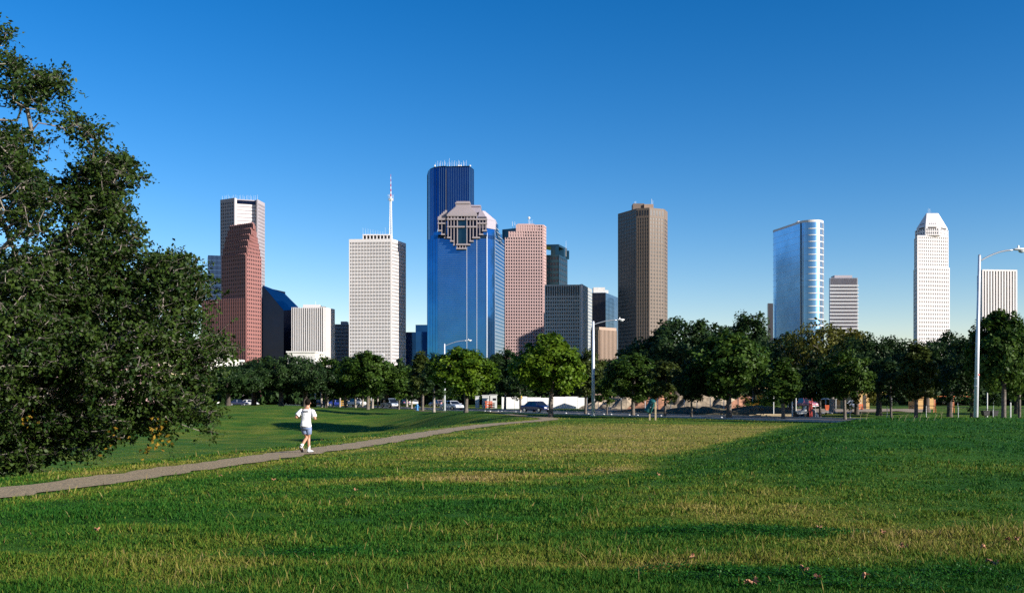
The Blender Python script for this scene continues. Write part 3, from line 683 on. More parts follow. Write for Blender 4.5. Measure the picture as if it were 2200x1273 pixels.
# 1 white travertine slab tower with mast
t = Tower('office_tower', 'white slab tower with ribbed windows carrying the tall red and white mast', [(750, 1153), (841, 1150), (857.5, 1167), (871, 1183)], 1150, 513, depth=28)
t.grid(0, 27, 46, .38, .40, m=(1, 1), top=3.5, z0=0); t.grid(1, 6, 46, .3, .42, m=(.6, .4), top=3.5); t.grid(2, 6, 46, .3, .42, m=(.4, .6), top=3.5)
t.finish('win')
ph = MB(); Y = 1162; a_, b_ = W(779, 513, Y), W(840, 503, Y)
ph.box(a_.x, b_.x, Y, Y + 16, b_.z - 1.2, b_.z); [ph.box(a_.x + k * (b_.x - a_.x - 1) / 8, a_.x + k * (b_.x - a_.x - 1) / 8 + 1, Y + .3, Y + 15, t.H - .2, b_.z - 1.2) for k in range(9)]
ph.build('penthouse', M['concrete_white'], t.root, t.loc)
MB().box(a_.x + 1.5, b_.x - 1.5, Y + 3, Y + 13, t.H - .2, b_.z - 1.3).build('plant_room', M['black'], t.root, t.loc)
t.masts([(780 + k * 5.3, 489 + (k * 37 % 9), 505) for k in range(12)], rad=.12)
# mast: lattice shaft, platform, banded spike
Y = 1165
def wz(py): return EYE + (HZ - py) / F * Y
mx = KX(839.5) * Y; ms = MB(); r0 = 2.1
for k in range(4):
    an = math.pi / 4 + k * math.pi / 2; ms.tube([(mx + r0 * math.cos(an), Y + r0 * math.sin(an), t.H), (mx + 1.1 * math.cos(an), Y + 1.1 * math.sin(an), wz(430))], .28, 5)
for q in range(18):
    f0 = q / 18; f1 = (q + 1) / 18; ra = r0 - (r0 - 1.1) * f0; rb = r0 - (r0 - 1.1) * f1; za = t.H + (wz(430) - t.H) * f0; zb = t.H + (wz(430) - t.H) * f1
    for k in range(4):
        A_ = math.pi / 4 + k * math.pi / 2; B2 = A_ + math.pi / 2
        ms.tube([(mx + ra * math.cos(A_), Y + ra * math.sin(A_), za), (mx + rb * math.cos(B2), Y + rb * math.sin(B2), zb)], .16, 4); ms.tube([(mx + ra * math.cos(A_), Y + ra * math.sin(A_), za), (mx + ra * math.cos(B2), Y + ra * math.sin(B2), za)], .22, 4)
ms.build('mast_lattice', M['white_paint'], t.root, t.loc)
pl = MB().tube([(mx, Y, wz(431)), (mx, Y, wz(427))], [1.8, 2.6], 10)
for k in range(6): an = k * math.pi / 3; pl.tube([(mx + 3 * math.cos(an), Y + 3 * math.sin(an), wz(432)), (mx + 3 * math.cos(an), Y + 3 * math.sin(an), wz(418))], .16, 4); pl.tube([(mx, Y, wz(430)), (mx + 3 * math.cos(an), Y + 3 * math.sin(an), wz(430))], .16, 4)
pl.build('mast_platform', M['white_paint'], t.root, t.loc)
M['red_paint'] = mat('red_paint', (.55, .06, .04), .5, var=.05)
for k in range(10):
    z_a, z_b = wz(427 - k * 5.3), wz(427 - (k + 1) * 5.3); r_ = .75 - k * .06
    MB().tube([(mx, Y, z_a), (mx, Y, z_b)], [r_, r_ - .08], 8).build('mast_section', M['red_paint' if k % 2 else 'white_paint'], t.root, t.loc)

# 2 tall navy glass tower with rounded end
Yb = 1350
t = Tower('office_tower', 'tallest navy glass tower with rounded side and rooftop antennas', [(918, Yb + 46), (919.5, Yb + 30), (924, Yb + 17), (932, Yb + 8), (944, Yb + 2), (957, Yb), (959, Yb + 3), (1008, Yb), (1018, Yb + 22)], Yb, 359, depth=40, bare=True)
MB().prism(t.foot, 0, t.H).build('glass_wall', M['glass_navy'], t.root, t.loc, smooth=False)
for i_, n_ in ((0, 2), (1, 2), (2, 2), (3, 2), (4, 3), (6, 13), (7, 3)): t.lines(i_, n_, 0, .35, 'mull_blue', d=.3)
P_, u_, n_, L_ = t.side(5); t.box_part('shadow_gap', 'black', 5, 0, L_, .05, .25, 0, t.H - 3)
MB().prism([(p[0] * 1.0, p[1] + 2) for p in t.foot], t.H, t.H + 2.2).build('parapet', M['glass_black'], t.root, t.loc)
t.masts([(936 + k * 3.4 + (k * 7 % 3), 350 - (k * 53 % 7) - (6 if k in (8, 14) else 0), 359) for k in range(20)], rad=.2)
for px in (934, 990, 985, 1010): q = W(px, 356, Yb + 12); MB().ball((q.x, q.y, q.z), 1.2, 10, 6, (1, .5, 1)).build('dish', M['white_paint'], t.root, t.loc)
t.finish()

# 3 blue glass tower with stepped granite crown
Yh = 1140
t = Tower('office_tower', 'blue glass tower with stepped grey granite temple crown', [(918, Yh + 10), (941, Yh + 2), (941.2, Yh), (1046, Yh), (1063, Yh + 9), (1083.5, Yh + 62)], Yh, 497, depth=34, bare=True)
zf = lambda py: EYE + (HZ - py) / F * Yh
foot = t.foot
gl = MB(); gl.prism(foot, 0, zf(512))
Pn = t.P; 
def lerp(a_, b_, f): return (a_[0] + (b_[0] - a_[0]) * f, a_[1] + (b_[1] - a_[1]) * f)
# left shoulder steps down
for f0, py in ((.30, 504), (.60, 497)):
    gl.prism([lerp(Pn[0], Pn[1], f0), Pn[1], Pn[2], Pn[3], Pn[4], Pn[5], t.back[0], lerp(t.back[1], Pn[2], f0)], zf(512) , zf(py))
gl.prism([Pn[2], Pn[3], Pn[4], lerp(Pn[4], Pn[5], .75), t.back[0], t.back[1]], zf(497), zf(489))
gl.prism([Pn[2], Pn[3], Pn[4], lerp(Pn[4], Pn[5], .35), (Pn[4][0], Yh + 70), (Pn[2][0] + 4, Yh + 60)], zf(489), zf(474))
gl.build('glass_wall', M['glass_blue'], t.root, t.loc)
t.lines(0, 4, 0, .18, 'mull_blue', d=.15, z1=zf(512)); t.lines(2, 44, 78, .16, 'mull_blue', d=.12, hd=.25, z1=zf(500)); t.lines(3, 4, 0, .2, 'mull_blue', z1=zf(500)); t.lines(4, 0, 46, .4, 'mull_light', d=.2, z1=zf(500), hd=.55)
for px in (1003, 1024.5, 1045.5): x = KX(px) * Yh; t.box_part('light_strip', 'mull_light', 2, x - Pn[2][0] - .35, x - Pn[2][0] + .35, 0, .5, 0, zf(530 if px < 1010 else 508))
t.box_part('light_strip', 'mull_light', 3, 0, .6, 0, .4, 0, zf(500)); t.box_part('light_strip', 'mull_light', 4, 0, .5, 0, .4, 0, zf(490))
x0h = Pn[2][0]
def fx(px): return KX(px) * Yh
gr = MB(); rec = MB()
def hb(mb, a_, b_, t_, b2, d0, d1): mb.box(fx(a_), fx(b_), Yh - d1, Yh - d0, zf(b2), zf(t_))
for x_, bt in ((942, 496), (949.5, 504), (957, 511.5), (963, 511.5), (969.5, 519), (976, 527), (983, 527), (1003.5, 527), (1010.5, 519), (1017, 511.5), (1024.5, 511.5), (1031, 504), (1037.5, 496.5), (1044, 496.5)):
    wd = .9 if 960 < x_ < 1026 else .75; dd = 4.6 if 960 < x_ < 1026 else 2.4
    hb(gr, x_ - wd, x_ + wd, 464 if 960 < x_ < 1026 else 469, bt, 0, dd)
for a_, b_, t_, b2, dd in ((941, 950.5, 494.5, 497.5, 3), (948, 957, 502.5, 505.5, 3), (954.5, 959, 510, 513, 3), (961, 970.5, 510, 513, 5), (967.5, 977, 517.5, 520.5, 5), (974, 977.5, 525.5, 528.5, 5), (980.5, 1010.5, 524.8, 528, 5.2), (980.5, 1003, 533.6, 536.4, 5.2),
                          (1009, 1017.5, 517.5, 520.5, 5), (1015, 1031.5, 510, 513, 5), (1029.5, 1038.5, 502.5, 505.5, 3), (1036, 1046.6, 494.5, 497.5, 3),
                          (961, 999, 487, 490, 5.2), (1002, 1025, 487, 490, 5.2), (960.6, 999, 471, 474, 5.4), (1001.6, 1025.4, 471, 474, 5.4), (960.6, 1025.6, 461.5, 466, 5.6), (940.6, 959.6, 469.5, 473.5, 3.2), (940.6, 959.6, 479, 482, 3.2), (1025.6, 1047, 469.5, 473.5, 3.2), (1025.6, 1047, 479, 482, 3.2)):
    hb(gr, a_, b_, t_, b2, 0, dd)
for a_, b_ in ((941, 960), (961, 1025), (1026, 1046)): hb(rec, a_ + .4, b_ - .4, 466, 482, 0, 1.2)
for a_, b_, bt in ((942, 950, 495), (950, 957, 503), (957, 959.5, 511), (961, 970, 511), (970, 976.5, 518), (976.5, 983, 526), (1003, 1010, 526), (1010, 1017, 518), (1017, 1031, 511), (1031, 1038, 503), (1038, 1045.5, 495)): hb(rec, a_, b_, 480, bt, 0, .6)
hb(rec, 981, 1003, 528, 534, 0, .8)
for k in range(4): hb(gr, 981.5 + k * 6, 983.5 + k * 6, 527, 534, 0, 4)
for k in range(9): hb(gr, 963.5 + k * 6.9, 965 + k * 6.9, 465, 472, 0, 4.6)
rec.build('dark_recess', M['glass_black'], t.root, t.loc)
bay = MB(); hb(bay, 984, 1002.5, 474, 525, 0, 1.6); bay.build('centre_bay_glass', M['glass_teal'], t.root, t.loc)
# stepped pyramid over the centre, shoulders left and right
for k in range(7):
    f = k / 6.0; hb(gr, 963 + 16 * f, 1024 - 15 * f, 461.5 - 3.2 * (k + 1), 461.5 - 3.2 * k + (.2 if k else .5), -34 + 8 * f, 4.6 - 1.9 * k)
hb(gr, 978, 1009, 434.5, 439.5, -22, -9.0); hb(gr, 977, 1010, 431.6, 434.6, -23, -8); hb(gr, 979.5, 1008.5, 428.6, 431.8, -22, -9.5)
for k in range(5):
    f = k / 4; hb(gr, 941 + 14 * f, 959.5 + 0 * f, 469.5 - 4.0 * (k + 1), 469.5 - 4.0 * k + (.3 if k else 0), -26, 2.4 - 1.8 * k)
gr.build('granite_crown', M['granite_grey_light'], t.root, t.loc)
sh_ = MB()
b0 = [(fx(1025.5), Yh - 1), (fx(1046.5), Yh - 1), (Pn[4][0] + 1, Yh + 9), (lerp(Pn[4], Pn[5], .25)[0], Yh + 36), (fx(1025), Yh + 44)]
for k in range(9):
    f = k / 9; c_ = (fx(1031), Yh + 24); q = [(p[0] + (c_[0] - p[0]) * f * .75, p[1] + (c_[1] - p[1]) * f * .75) for p in b0]; sh_.prism(q, zf(472 - 2.8 * k) - .3, zf(472 - 2.8 * (k + 1)))
sh_.prism([(p[0], p[1]) for p in b0], zf(490), zf(472)); 
sh_.box(fx(1008), fx(1031), Yh + 22, Yh + 46, zf(449), zf(436)); sh_.box(fx(1007), fx(1032), Yh + 21, Yh + 47, zf(436), zf(432.5))
sh_.build('granite_shoulder', M['granite_lav'], t.root, t.loc)
wb = MB(); A_, B3 = b0[2], b0[3]; u2 = np.array([B3[0] - A_[0], B3[1] - A_[1]]); L2 = np.linalg.norm(u2); u2 /= L2
for r_ in range(2):
    for k in range(6): wb.obox(A_, u2, (u2[1], -u2[0]), L2 * (k + .15) / 6, L2 * (k + .85) / 6, 0, .3, zf(483 + 5 * r_), zf(479 + 5 * r_))
wb.build('attic_windows', M['win'], t.root, t.loc)
P4, u4, n4, L4 = t.side(4); st_ = MB(); dk = MB()
for a_, b_, t_, c_ in ((.02, .35, 486, 490), (.15, .5, 493, 497), (.3, .72, 500, 504), (.45, .6, 507, 510)):
    dk.obox(P4, u4, n4, L4 * a_, L4 * b_, 0, .4, zf(c_ + 3), zf(t_)); st_.obox(P4, u4, n4, L4 * a_, L4 * b_, 0, .8, zf(t_), zf(t_) + .6)
dk.build('side_windows', M['glass_black'], t.root, t.loc); st_.build('side_frame', M['mull_light'], t.root, t.loc)

# 4 grey granite tower with recessed bright centre, behind the red one
Yj = 1400
t = Tower('office_tower', 'grey granite tower with bright banded centre rising behind the red tower', [(474, Yj + 14), (504.5, Yj), (509, Yj + 8), (549, Yj + 16), (552.5, Yj + 10), (568, Yj + 38)], Yj, 425, wall='granite_grey', depth=50)
t.grid(0, 7, 58, .45, .45, m=(1, 1.8), top=5); t.grid(4, 7, 58, .42, .42, m=(2.4, .6), top=5)
t.grid(3, 1, 58, .3, .4, win=False, d=.4)
P_, u_, n_, L_ = t.side(2); wb = MB(); 
for k in range(58): z = t.H * (k) / 58; wb.obox(P_, u_, n_, 0, L_, 0, .5, z, z + t.H / 58 * .66)
wb.build('white_bands', M['concrete_pale'], t.root, t.loc); t.box_part('roof_band', 'glass_black', 2, 0, L_, .1, .8, t.H - 6.5, t.H - 1.5)
t.box_part('pillar', 'concrete_pale', 1, 0, t.side(1)[3] * .75, 0, .6, 0, t.H)
t.masts([(478 + k * 3.9 + (k % 2), 421 - (k * 5 % 4), 426) for k in range(20)], rad=.16, yo=20); t.finish()

# 5 red granite stepped tower
Yr = 1150
tiers = [(494, 545, 548, 478), (490, 541, 550.5, 490), (486, 537.5, 553, 503), (483, 534, 555.5, 516), (479.5, 531.5, 558, 530), (476, 529, 560.5, 546), (434, 529, 560.5, 640)]
t = None; zs = [EYE + (HZ - q[3]) / F * Yr for q in tiers] + [0]
hw = None
for i_, (l_, c_, r_, tp) in enumerate(tiers):
    off = (6 - min(i_, 5) - 1) * 1.1
    pts = [(l_, Yr + 24 + off), (c_, Yr + off), (r_, Yr + 22 + off)]
    if t is None: t = Tower('office_tower', 'red granite tower narrowing in steps towards a flat top', pts, Yr, tp, wall='granite_red', z0=zs[1], depth=26)
    else:
        t.P = [(KX(px) * Y_, Y_) for px, Y_ in pts]; x0, y0 = t.P[0]; x1, y1 = t.P[-1]
        t.back = [(x1 - 4 + x1 / y1 * 26, y1 + 26), (x0 + 4 + x0 / y0 * 26, y0 + 26)]; t.foot = t.P + t.back; t.H = zs[i_]; t.z0 = zs[i_ + 1]; t.wall.prism(t.foot, t.z0, t.H)
    nz = max(1, round((t.H - t.z0) / 4.3)); wl = t.side(0)[3]; wr = t.side(1)[3]
    t.grid(0, max(3, round(wl / 3.15)), nz, .48, .48, m=(.3, .3)); t.grid(1, max(2, round(wr / 2.9)), nz, .48, .48, m=(.3, .3))
    ft = MB(); P_, u_, n_, L_ = t.side(0)
    if i_ < 6:
        for k in range(max(3, round(L_ / 3.15))): ft.obox(P_, u_, n_, L_ * (k + .1) / max(3, round(L_ / 3.15)), L_ * (k + .62) / max(3, round(L_ / 3.15)), -.5, 1.0, t.H - 1.2, t.H + 1.4)
        ft.build('parapet_merlons', M['granite_red'], t.root, t.loc)
t.finish('win')

# 6 dark blue block left of the red tower
t = Tower('office_tower', 'dark blue block half hidden left of the red tower', [(445, 1330), (447, 1300), (480, 1305)], 1300, 548, wall='glass_black', depth=30); t.lines(1, 12, 30, .4, 'mull_blue'); t.finish()
# 7 black wedge tower
Yp = 1290
bw = MB(); X = lambda px, Y_=Yp: KX(px) * Y_; Z = lambda py, Y_=Yp: EYE + (HZ - py) / F * Y_
o = empty('office_tower', (X(600), Yp, 0), 'black glass tower with steep slanted roof', 'tower')
A0, A1, A2 = (X(556), Yp + 20), (X(609.5), Yp), (X(627, Yp + 12), Yp + 12); K0, K1 = (X(614, Yp + 60), Yp + 60), (X(645, Yp + 58), Yp + 58)
v = [(*A0, 0), (*A1, 0), (*A2, 0), (*K1, 0), (*K0, 0), (X(556), Yp + 20, Z(609)), (*A1, Z(667)), (*A2, Z(664)), (*K1, Z(655)), (X(612, Yp + 60), Yp + 60, Z(631, Yp + 60))]
bw.add(v, [(0, 1, 6, 5), (1, 2, 7, 6), (2, 3, 8, 7), (3, 4, 9, 8), (4, 0, 5, 9), (5, 6, 7, 8, 9), (4, 3, 2, 1, 0)])
bw.build('glass_wall', M['glass_black'], o, (X(600), Yp, 0))
rf = MB(); rf.add([(v[5][0], v[5][1], v[5][2] + .3), (v[6][0], v[6][1], v[6][2] + .3), (v[7][0], v[7][1], v[7][2] + .3), (v[8][0], v[8][1], v[8][2] + .3), (v[9][0], v[9][1], v[9][2] + .3)], [(0, 1, 2, 3, 4)]); rf.build('roof', M['glass_navy'], o, (X(600), Yp, 0))
t = Tower('office_tower', 'black glass twin tower peeking out behind the slanted roof', [(560, 1372), (563, 1362), (613, 1372)], 1366, 616, wall='glass_black', depth=30, bare=True)
fo = t.foot; MB().prism(fo, 0, t.H, [t.H + 2, t.H, t.H - 6, t.H - 6, t.H + 2]).build('glass_wall', M['glass_black'], t.root, t.loc)

# 8 striped white and black block
def striped(name, label, pts, Yq, top, n, wall, wd=.52, **k):
    t = Tower(name, label, pts, Yq, top, wall=wall, **k)
    return t
t = Tower('office_block', 'white block with vertical black stripes left of the white tower', [(627, 1154), (696, 1150), (717, 1176)], 1150, 661, wall='win', depth=30, bare=False)
rb = MB()
for i_, n_ in ((0, 15), (1, 11)):
    P_, u_, n2, L_ = t.side(i_); cw = L_ / n_
    for k in range(n_ + 1):
        MB().obox(P_, u_, n2, max(0, k * cw - cw * .24), min(L_, k * cw + cw * .24), 0, 1.4, 0, t.H + .8).build('fin', M['concrete_white'], t.root, t.loc)
t.penthouse(651, 686, 660, 654, yo=10); t.penthouse(686, 697, 660, 657.5, 'stone_cool', yo=11); t.masts([(678, 647, 655)]); t.finish()
# 9 low dark block
t = Tower('office_block', 'low blue shaded office block between striped block and white tower', [(717, 1302), (720, 1290), (760, 1292)], 1290, 696, wall='stone_cool', depth=25); t.grid(1, 14, 22, .4, .5, top=1); t.penthouse(732, 745, 696, 690, 'stone_cool'); t.finish()
# 10 low white blocks
def low_block(label, px0, px1, top, Y, col, h2=None, nw=0, depth=20):
    x0, x1 = KX(px0) * Y, KX(px1) * Y; z = EYE + (HZ - top) / F * Y; o = empty('low_building', ((x0 + x1) / 2, Y, 0), label, 'building', None); L = ((x0 + x1) / 2, Y, 0)
    b = MB().prism([(x0, Y), (x1, Y), (x1 + 3, Y + depth), (x0 + 3, Y + depth)], 0, z); b.build('wall', M[col], o, L)
    MB().prism([(x0 - .5, Y - .5), (x1 + .5, Y - .5), (x1 + 3.5, Y + depth), (x0 + 3, Y + depth)], z, z + .8).build('parapet', M[col], o, L)
    for k in range(nw):
        xx = x0 + (x1 - x0) * (k + .35) / nw; MB().box(xx, xx + 1.2, Y - .12, Y, z - 5, z - 3.6).build('vent', M['win'], o, L)
    return o
low_block('low white block with small square vents below the striped block', 617, 677, 757, 560, 'white_wall', nw=5)
low_block('low white building seen through the right fringe of the big oak', 409, 452, 762, 420, 'white_wall', nw=2)
low_block('lower white building wing behind the edge of the big oak', 452, 481, 773, 430, 'white_wall')
low_block('white building behind the middle of the big oak', 60, 230, 745, 330, 'white_wall')
low_block('pale pink roofed building glimpsed through the big oak', 120, 260, 772, 250, 'granite_pink')
# 11 dark building between white tower and blue tower
t = Tower('office_block', 'low navy building between white tower and blue tower', [(866, 1232), (869, 1220), (893, 1220), (893.3, 1212), (920, 1214)], 1220, 713, wall='glass_navy', depth=25)
t.lines(1, 10, 0, .4, 'mull_blue'); x0, x1 = KX(892.5) * 1214, KX(920) * 1214; MB().box(x0, x1, 1216, 1236, t.H, EYE + (HZ - 697) / F * 1214).build('upper_block', M['glass_navy'], t.root, t.loc); t.finish()

# 12 pink granite tower
Yk = 1360
t = Tower('office_tower', 'pink granite tower with even square windows right of the blue tower', [(1081, Yk + 30), (1108, Yk + 2), (1108.5, Yk), (1166.5, Yk + 2), (1172.5, Yk + 18)], Yk, 482, wall='granite_pink', depth=30, bare=True)
fo = t.foot; zk = lambda py: EYE + (HZ - py) / F * Yk
t.wall.prism([t.P[2], t.P[3], t.P[4], t.back[0], (t.P[2][0], Yk + 40)], zk(497), t.H)
xA, xB = KX(1092.5) * Yk, KX(1085) * Yk
t.wall.prism([(xA, Yk + .01), t.P[3], t.P[4], t.back[0], (xA, Yk + 40)], zk(510), zk(497)); t.wall.prism([(xB, Yk + .02), t.P[3], t.P[4], t.back[0], (xB, Yk + 40)], 0, zk(510))
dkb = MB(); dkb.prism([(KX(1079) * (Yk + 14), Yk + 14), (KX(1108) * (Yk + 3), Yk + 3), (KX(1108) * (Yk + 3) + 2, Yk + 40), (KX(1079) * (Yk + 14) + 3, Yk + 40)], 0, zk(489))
dkb.build('dark_wing', M['glass_teal'], t.root, t.loc)  # rear wing clad in dark teal glass
t.P[1] = (xB, Yk); t.foot = t.P + t.back
t.foot = [(xB, Yk), t.P[3], t.P[4]] + t.back; nfl = 56; fh = t.H / nfl
t.H_full = t.H; Lf = t.foot[1][0] - xB
t.H = zk(510); t.grid(0, 15, 52, .42, .42, m=(.4, .4), z0=0)
fA = (xA - xB) / Lf; fC = (t.P[2][0] - xB) / Lf; zf_ = zk(510) / 52
t.H = zk(497); t.grid(0, 13, 2, .45, .45, m=(.4, .4), z0=zk(510), a=(fA, 1)); t.H = t.H_full; t.grid(0, 11, 2, .45, .45, m=(.4, .4), z0=zk(497), a=(fC, 1), top=1.2)
t.grid(1, 3, 56, .4, .4, m=(.3, .3), top=1.2); t.wins = [q for q in t.wins if q[9] == 0 or q[9] == 1]
t.masts([(1101, 476, 486), (1106, 476, 486), (1139, 474, 484), (1143, 472, 484)], rad=.25); q = W(1136.5, 468, Yk + 12); MB().ball((q.x, q.y, q.z), 1.7, 10, 6, (1, .5, 1)).build('dish', M['white_paint'], t.root, t.loc)
MB().tube([(q.x, q.y, q.z), (q.x, q.y, t.H)], .25, 6).build('dish_post', M['white_paint'], t.root, t.loc)
t.penthouse(1112, 1148, 482, 480.5, 'granite_pink', yo=8); t.finish('win')

# 13 dark teal tower with open top frames
Yt = 1480
t = Tower('office_tower', 'dark teal tower with square see-through openings under its roof', [(1168, Yt + 3), (1200.5, Yt), (1218.5, Yt + 42)], Yt, 547, wall='glass_teal', depth=28)
zt = lambda py: EYE + (HZ - py) / F * Yt
P0, P1, P2 = t.P; bk = [t.back[0], t.back[1]]
cr_ = MB(); cr_.prism(t.foot, zt(529), zt(524.5))
for p in (P1, P2, P0): cr_.box(p[0] - (5 if p is not P0 else 0), p[0] + (0 if p is P1 else 3), p[1], p[1] + 6, t.H - .1, zt(529))
cr_.prism([lerp(P0, P1, .48), P1, (P1[0] - 1, P1[1] + 16), (lerp(P0, P1, .48)[0], P1[1] + 16)], t.H - .2, zt(529))
cr_.prism([lerp(P1, P2, .62), P2, (P2[0] - 12, P2[1]), (P1[0] - 6, lerp(P1, P2, .62)[1])], t.H - .2, zt(529))
cr_.build('roof_frame', M['glass_teal'], t.root, t.loc)
t.grid(0, 5, 26, .25, .5, top=3, win=True, d=.5); t.grid(1, 4, 26, .2, .5, top=3, d=.5); t.masts([(1216, 517, 525)]); t.finish('win')
# 14 cool grey block in shade with bright corner
Yg = 1215
t = Tower('office_tower', 'shaded grey block with square windows and one bright white corner', [(1170, Yg + 4), (1247, Yg), (1251, Yg + 3), (1272, Yg + 60)], Yg, 611, wall='stone_cool', depth=20)
t.grid(0, 15, 30, .4, .42, m=(1, 1), z1=t.H - 11, d=.8); t.grid(0, 15, 1, .3, 0, m=(1, 1), z0=t.H - 11, top=1.5, d=.8); t.lines(2, 0, 34, .6, 'mull_blue', d=.3)
t.box_part('corner_pier', 'concrete_white', 1, 0, t.side(1)[3], 0, 1.2, 0, t.H + .6); MB().prism([t.side(2)[0], t.foot[3], (t.foot[3][0] - 2, t.foot[3][1]), (t.foot[2][0] - 2, t.foot[2][1])], t.H, t.H + .7).build('parapet', M['stone_cool'], t.root, t.loc); t.finish('win')
# 15 glass block with white penthouse
t = Tower('office_block', 'gridded glass block with white rooftop box left of the brown tower', [(1270, 1331), (1301, 1328), (1327, 1392)], 1328, 628, wall='glass_sky', depth=25)
t.lines(0, 11, 26, .55, 'black', d=.4); P_, u_, n_, L_ = t.side(0); t.box_part('dark_glazing', 'glass_black', 0, .2, L_ - .2, .02, .14, 0, t.H - .5); t.lines(1, 9, 26, .2, 'mull_blue', d=.2)
t.penthouse(1275, 1300, 628, 617, 'white_wall'); t.penthouse(1299, 1307, 628, 623, 'white_wall', yo=14); t.finish()
# 16 low tan block
t = Tower('office_block', 'low tan ribbed block behind the middle street lamp', [(1270, 1105), (1287, 1100), (1324, 1118)], 1100, 708, wall='win', depth=25)
for i_, n_ in ((0, 6), (1, 13)):
    P_, u_, n2, L_ = t.side(i_); cw = L_ / n_
    for k in range(n_ + 1): MB().obox(P_, u_, n2, max(0, k * cw - cw * .26), min(L_, k * cw + cw * .26), 0, 1.1, 0, t.H).build('fin', M['stone_tan'], t.root, t.loc)
MB().prism([(p[0], p[1] - 1.3) if i < 3 else p for i, p in enumerate(t.foot)], t.H, t.H + 3).build('parapet', M['stone_tan'], t.root, t.loc)
t.finish()
# 17 brown tower
Yw = 1150
t = Tower('office_tower', 'tall brown octagonal tower with dark shaded left face', [(1328, Yw + 38), (1367.5, Yw + 5), (1395, Yw), (1426.5, Yw + 9), (1433.5, Yw + 26)], Yw, 446, wall='stone_brown', depth=30)
t.grid(0, 11, 52, .12, .3, m=(.4, .4), top=2, d=.3); t.grid(1, 5, 50, .42, .5, m=(.5, .5), top=11, d=.4); t.grid(2, 5, 50, .42, .5, m=(.5, .5), top=11, d=.4); t.grid(3, 2, 50, .42, .5, m=(.3, .3), top=11, d=.4)  # left face gets larger dark panes to imitate its shade
for i_, n_ in ((1, 5), (2, 5)):
    P_, u_, n2, L_ = t.side(i_)
    for k in range(n_): t.box_part('tall_window', 'win', i_, L_ * (k + .25) / n_, L_ * (k + .72) / n_, .4, .5, t.H - 8.5, t.H - 2.5)
t.penthouse(1360, 1384, 446, 437, 'stone_brown', yo=14); t.penthouse(1384, 1404, 446, 438.5, 'stone_tan', yo=12); t.masts([(1364, 433, 440), (1366, 432, 440), (1400, 427, 440), (1402.5, 430, 440)], yo=16); t.finish('win_mid')

# 18 silver rounded glass tower
Ys = 1180
def silver():
    A_ = np.array([KX(1652) * (Ys + 78), Ys + 78.0]); Bc = np.array([KX(1741) * (Ys + 15), Ys + 15.0]); R_ = (KX(1767.5) - KX(1741)) * (Ys + 12)
    ax = (Bc - A_); ax /= np.linalg.norm(ax); nn = np.array([ax[1], -ax[0]])      # towards the camera
    if nn[1] > 0: nn = -nn
    C1 = Bc; C0 = A_ - nn * R_ + ax * R_ * .9
    pts = []
    for k in range(25): an = math.pi * k / 24; pts.append(tuple(C1 + nn * R_ * math.cos(an) + ax * R_ * math.sin(an)))
    for k in range(13): an = math.pi * k / 12; pts.append(tuple(C0 - nn * R_ * math.cos(an) - ax * R_ * math.sin(an)))
    H = EYE + (HZ - 477) / F * (Ys + 2); loc = (float(Bc[0]), float(Bc[1]), 0)
    o = empty('office_tower', loc, 'silver mirror glass tower with rounded end and white floor bands', 'tower')
    MB().prism(pts, 0, H).build('glass_wall', M['glass_silver'], o, loc)
    c_ = (C0 + C1) / 2
    def ringed(sc_): 
        return [tuple(c_ + (np.array(p) - c_) * (1 + sc_ / np.linalg.norm(np.array(p) - c_))) for p in pts]
    n = len(pts)
    fl = 28
    for k in range(1, fl):
        z = H * k / fl; q = ringed(.8); mb = MB(); sel = list(range(5, 25)) ; mb.prism([q[i] for i in sel] + [tuple(c_)], z - .5, z + .5); mb.build('floor_band', M['white_paint'], o, loc)
        q2 = ringed(.25); mb = MB(); mb.prism([q2[i] for i in list(range(24, 38)) + list(range(0, 6))] , z - .1, z + .1); mb.build('floor_line', M['mull_light'], o, loc)
    MB().prism(ringed(.3), H, H + 2.6).build('roof_band', M['concrete_white'], o, loc)
    MB().box(Bc[0] - 14, Bc[0] - 2, Bc[1] + 2, Bc[1] + 12, H + 2.6, H + 4).build('penthouse', M['concrete_white'], o, loc)
    p5 = pts[0]; MB().box(p5[0] - .9, p5[0] + .5, p5[1] - .7, p5[1] + 1, 0, H).build('dark_joint', M['glass_black'], o, loc)
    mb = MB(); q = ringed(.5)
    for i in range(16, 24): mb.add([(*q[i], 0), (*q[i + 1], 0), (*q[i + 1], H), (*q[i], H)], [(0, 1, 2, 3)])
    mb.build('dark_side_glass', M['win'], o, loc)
    mb = MB(); q = ringed(.65)
    for i in (13, 15, 17, 19): mb.box(q[i][0] - .3, q[i][0] + .3, q[i][1] - .3, q[i][1] + .3, 0, H)
    mb.build('mullions', M['mull_light'], o, loc)
silver()
t = Tower('office_block', 'narrow dark block left of the silver tower', [(1648, 1405), (1650, 1395), (1662, 1398)], 1395, 651, wall='glass_black', depth=20); t.lines(1, 6, 0, .4, 'black', d=.4); t.finish()
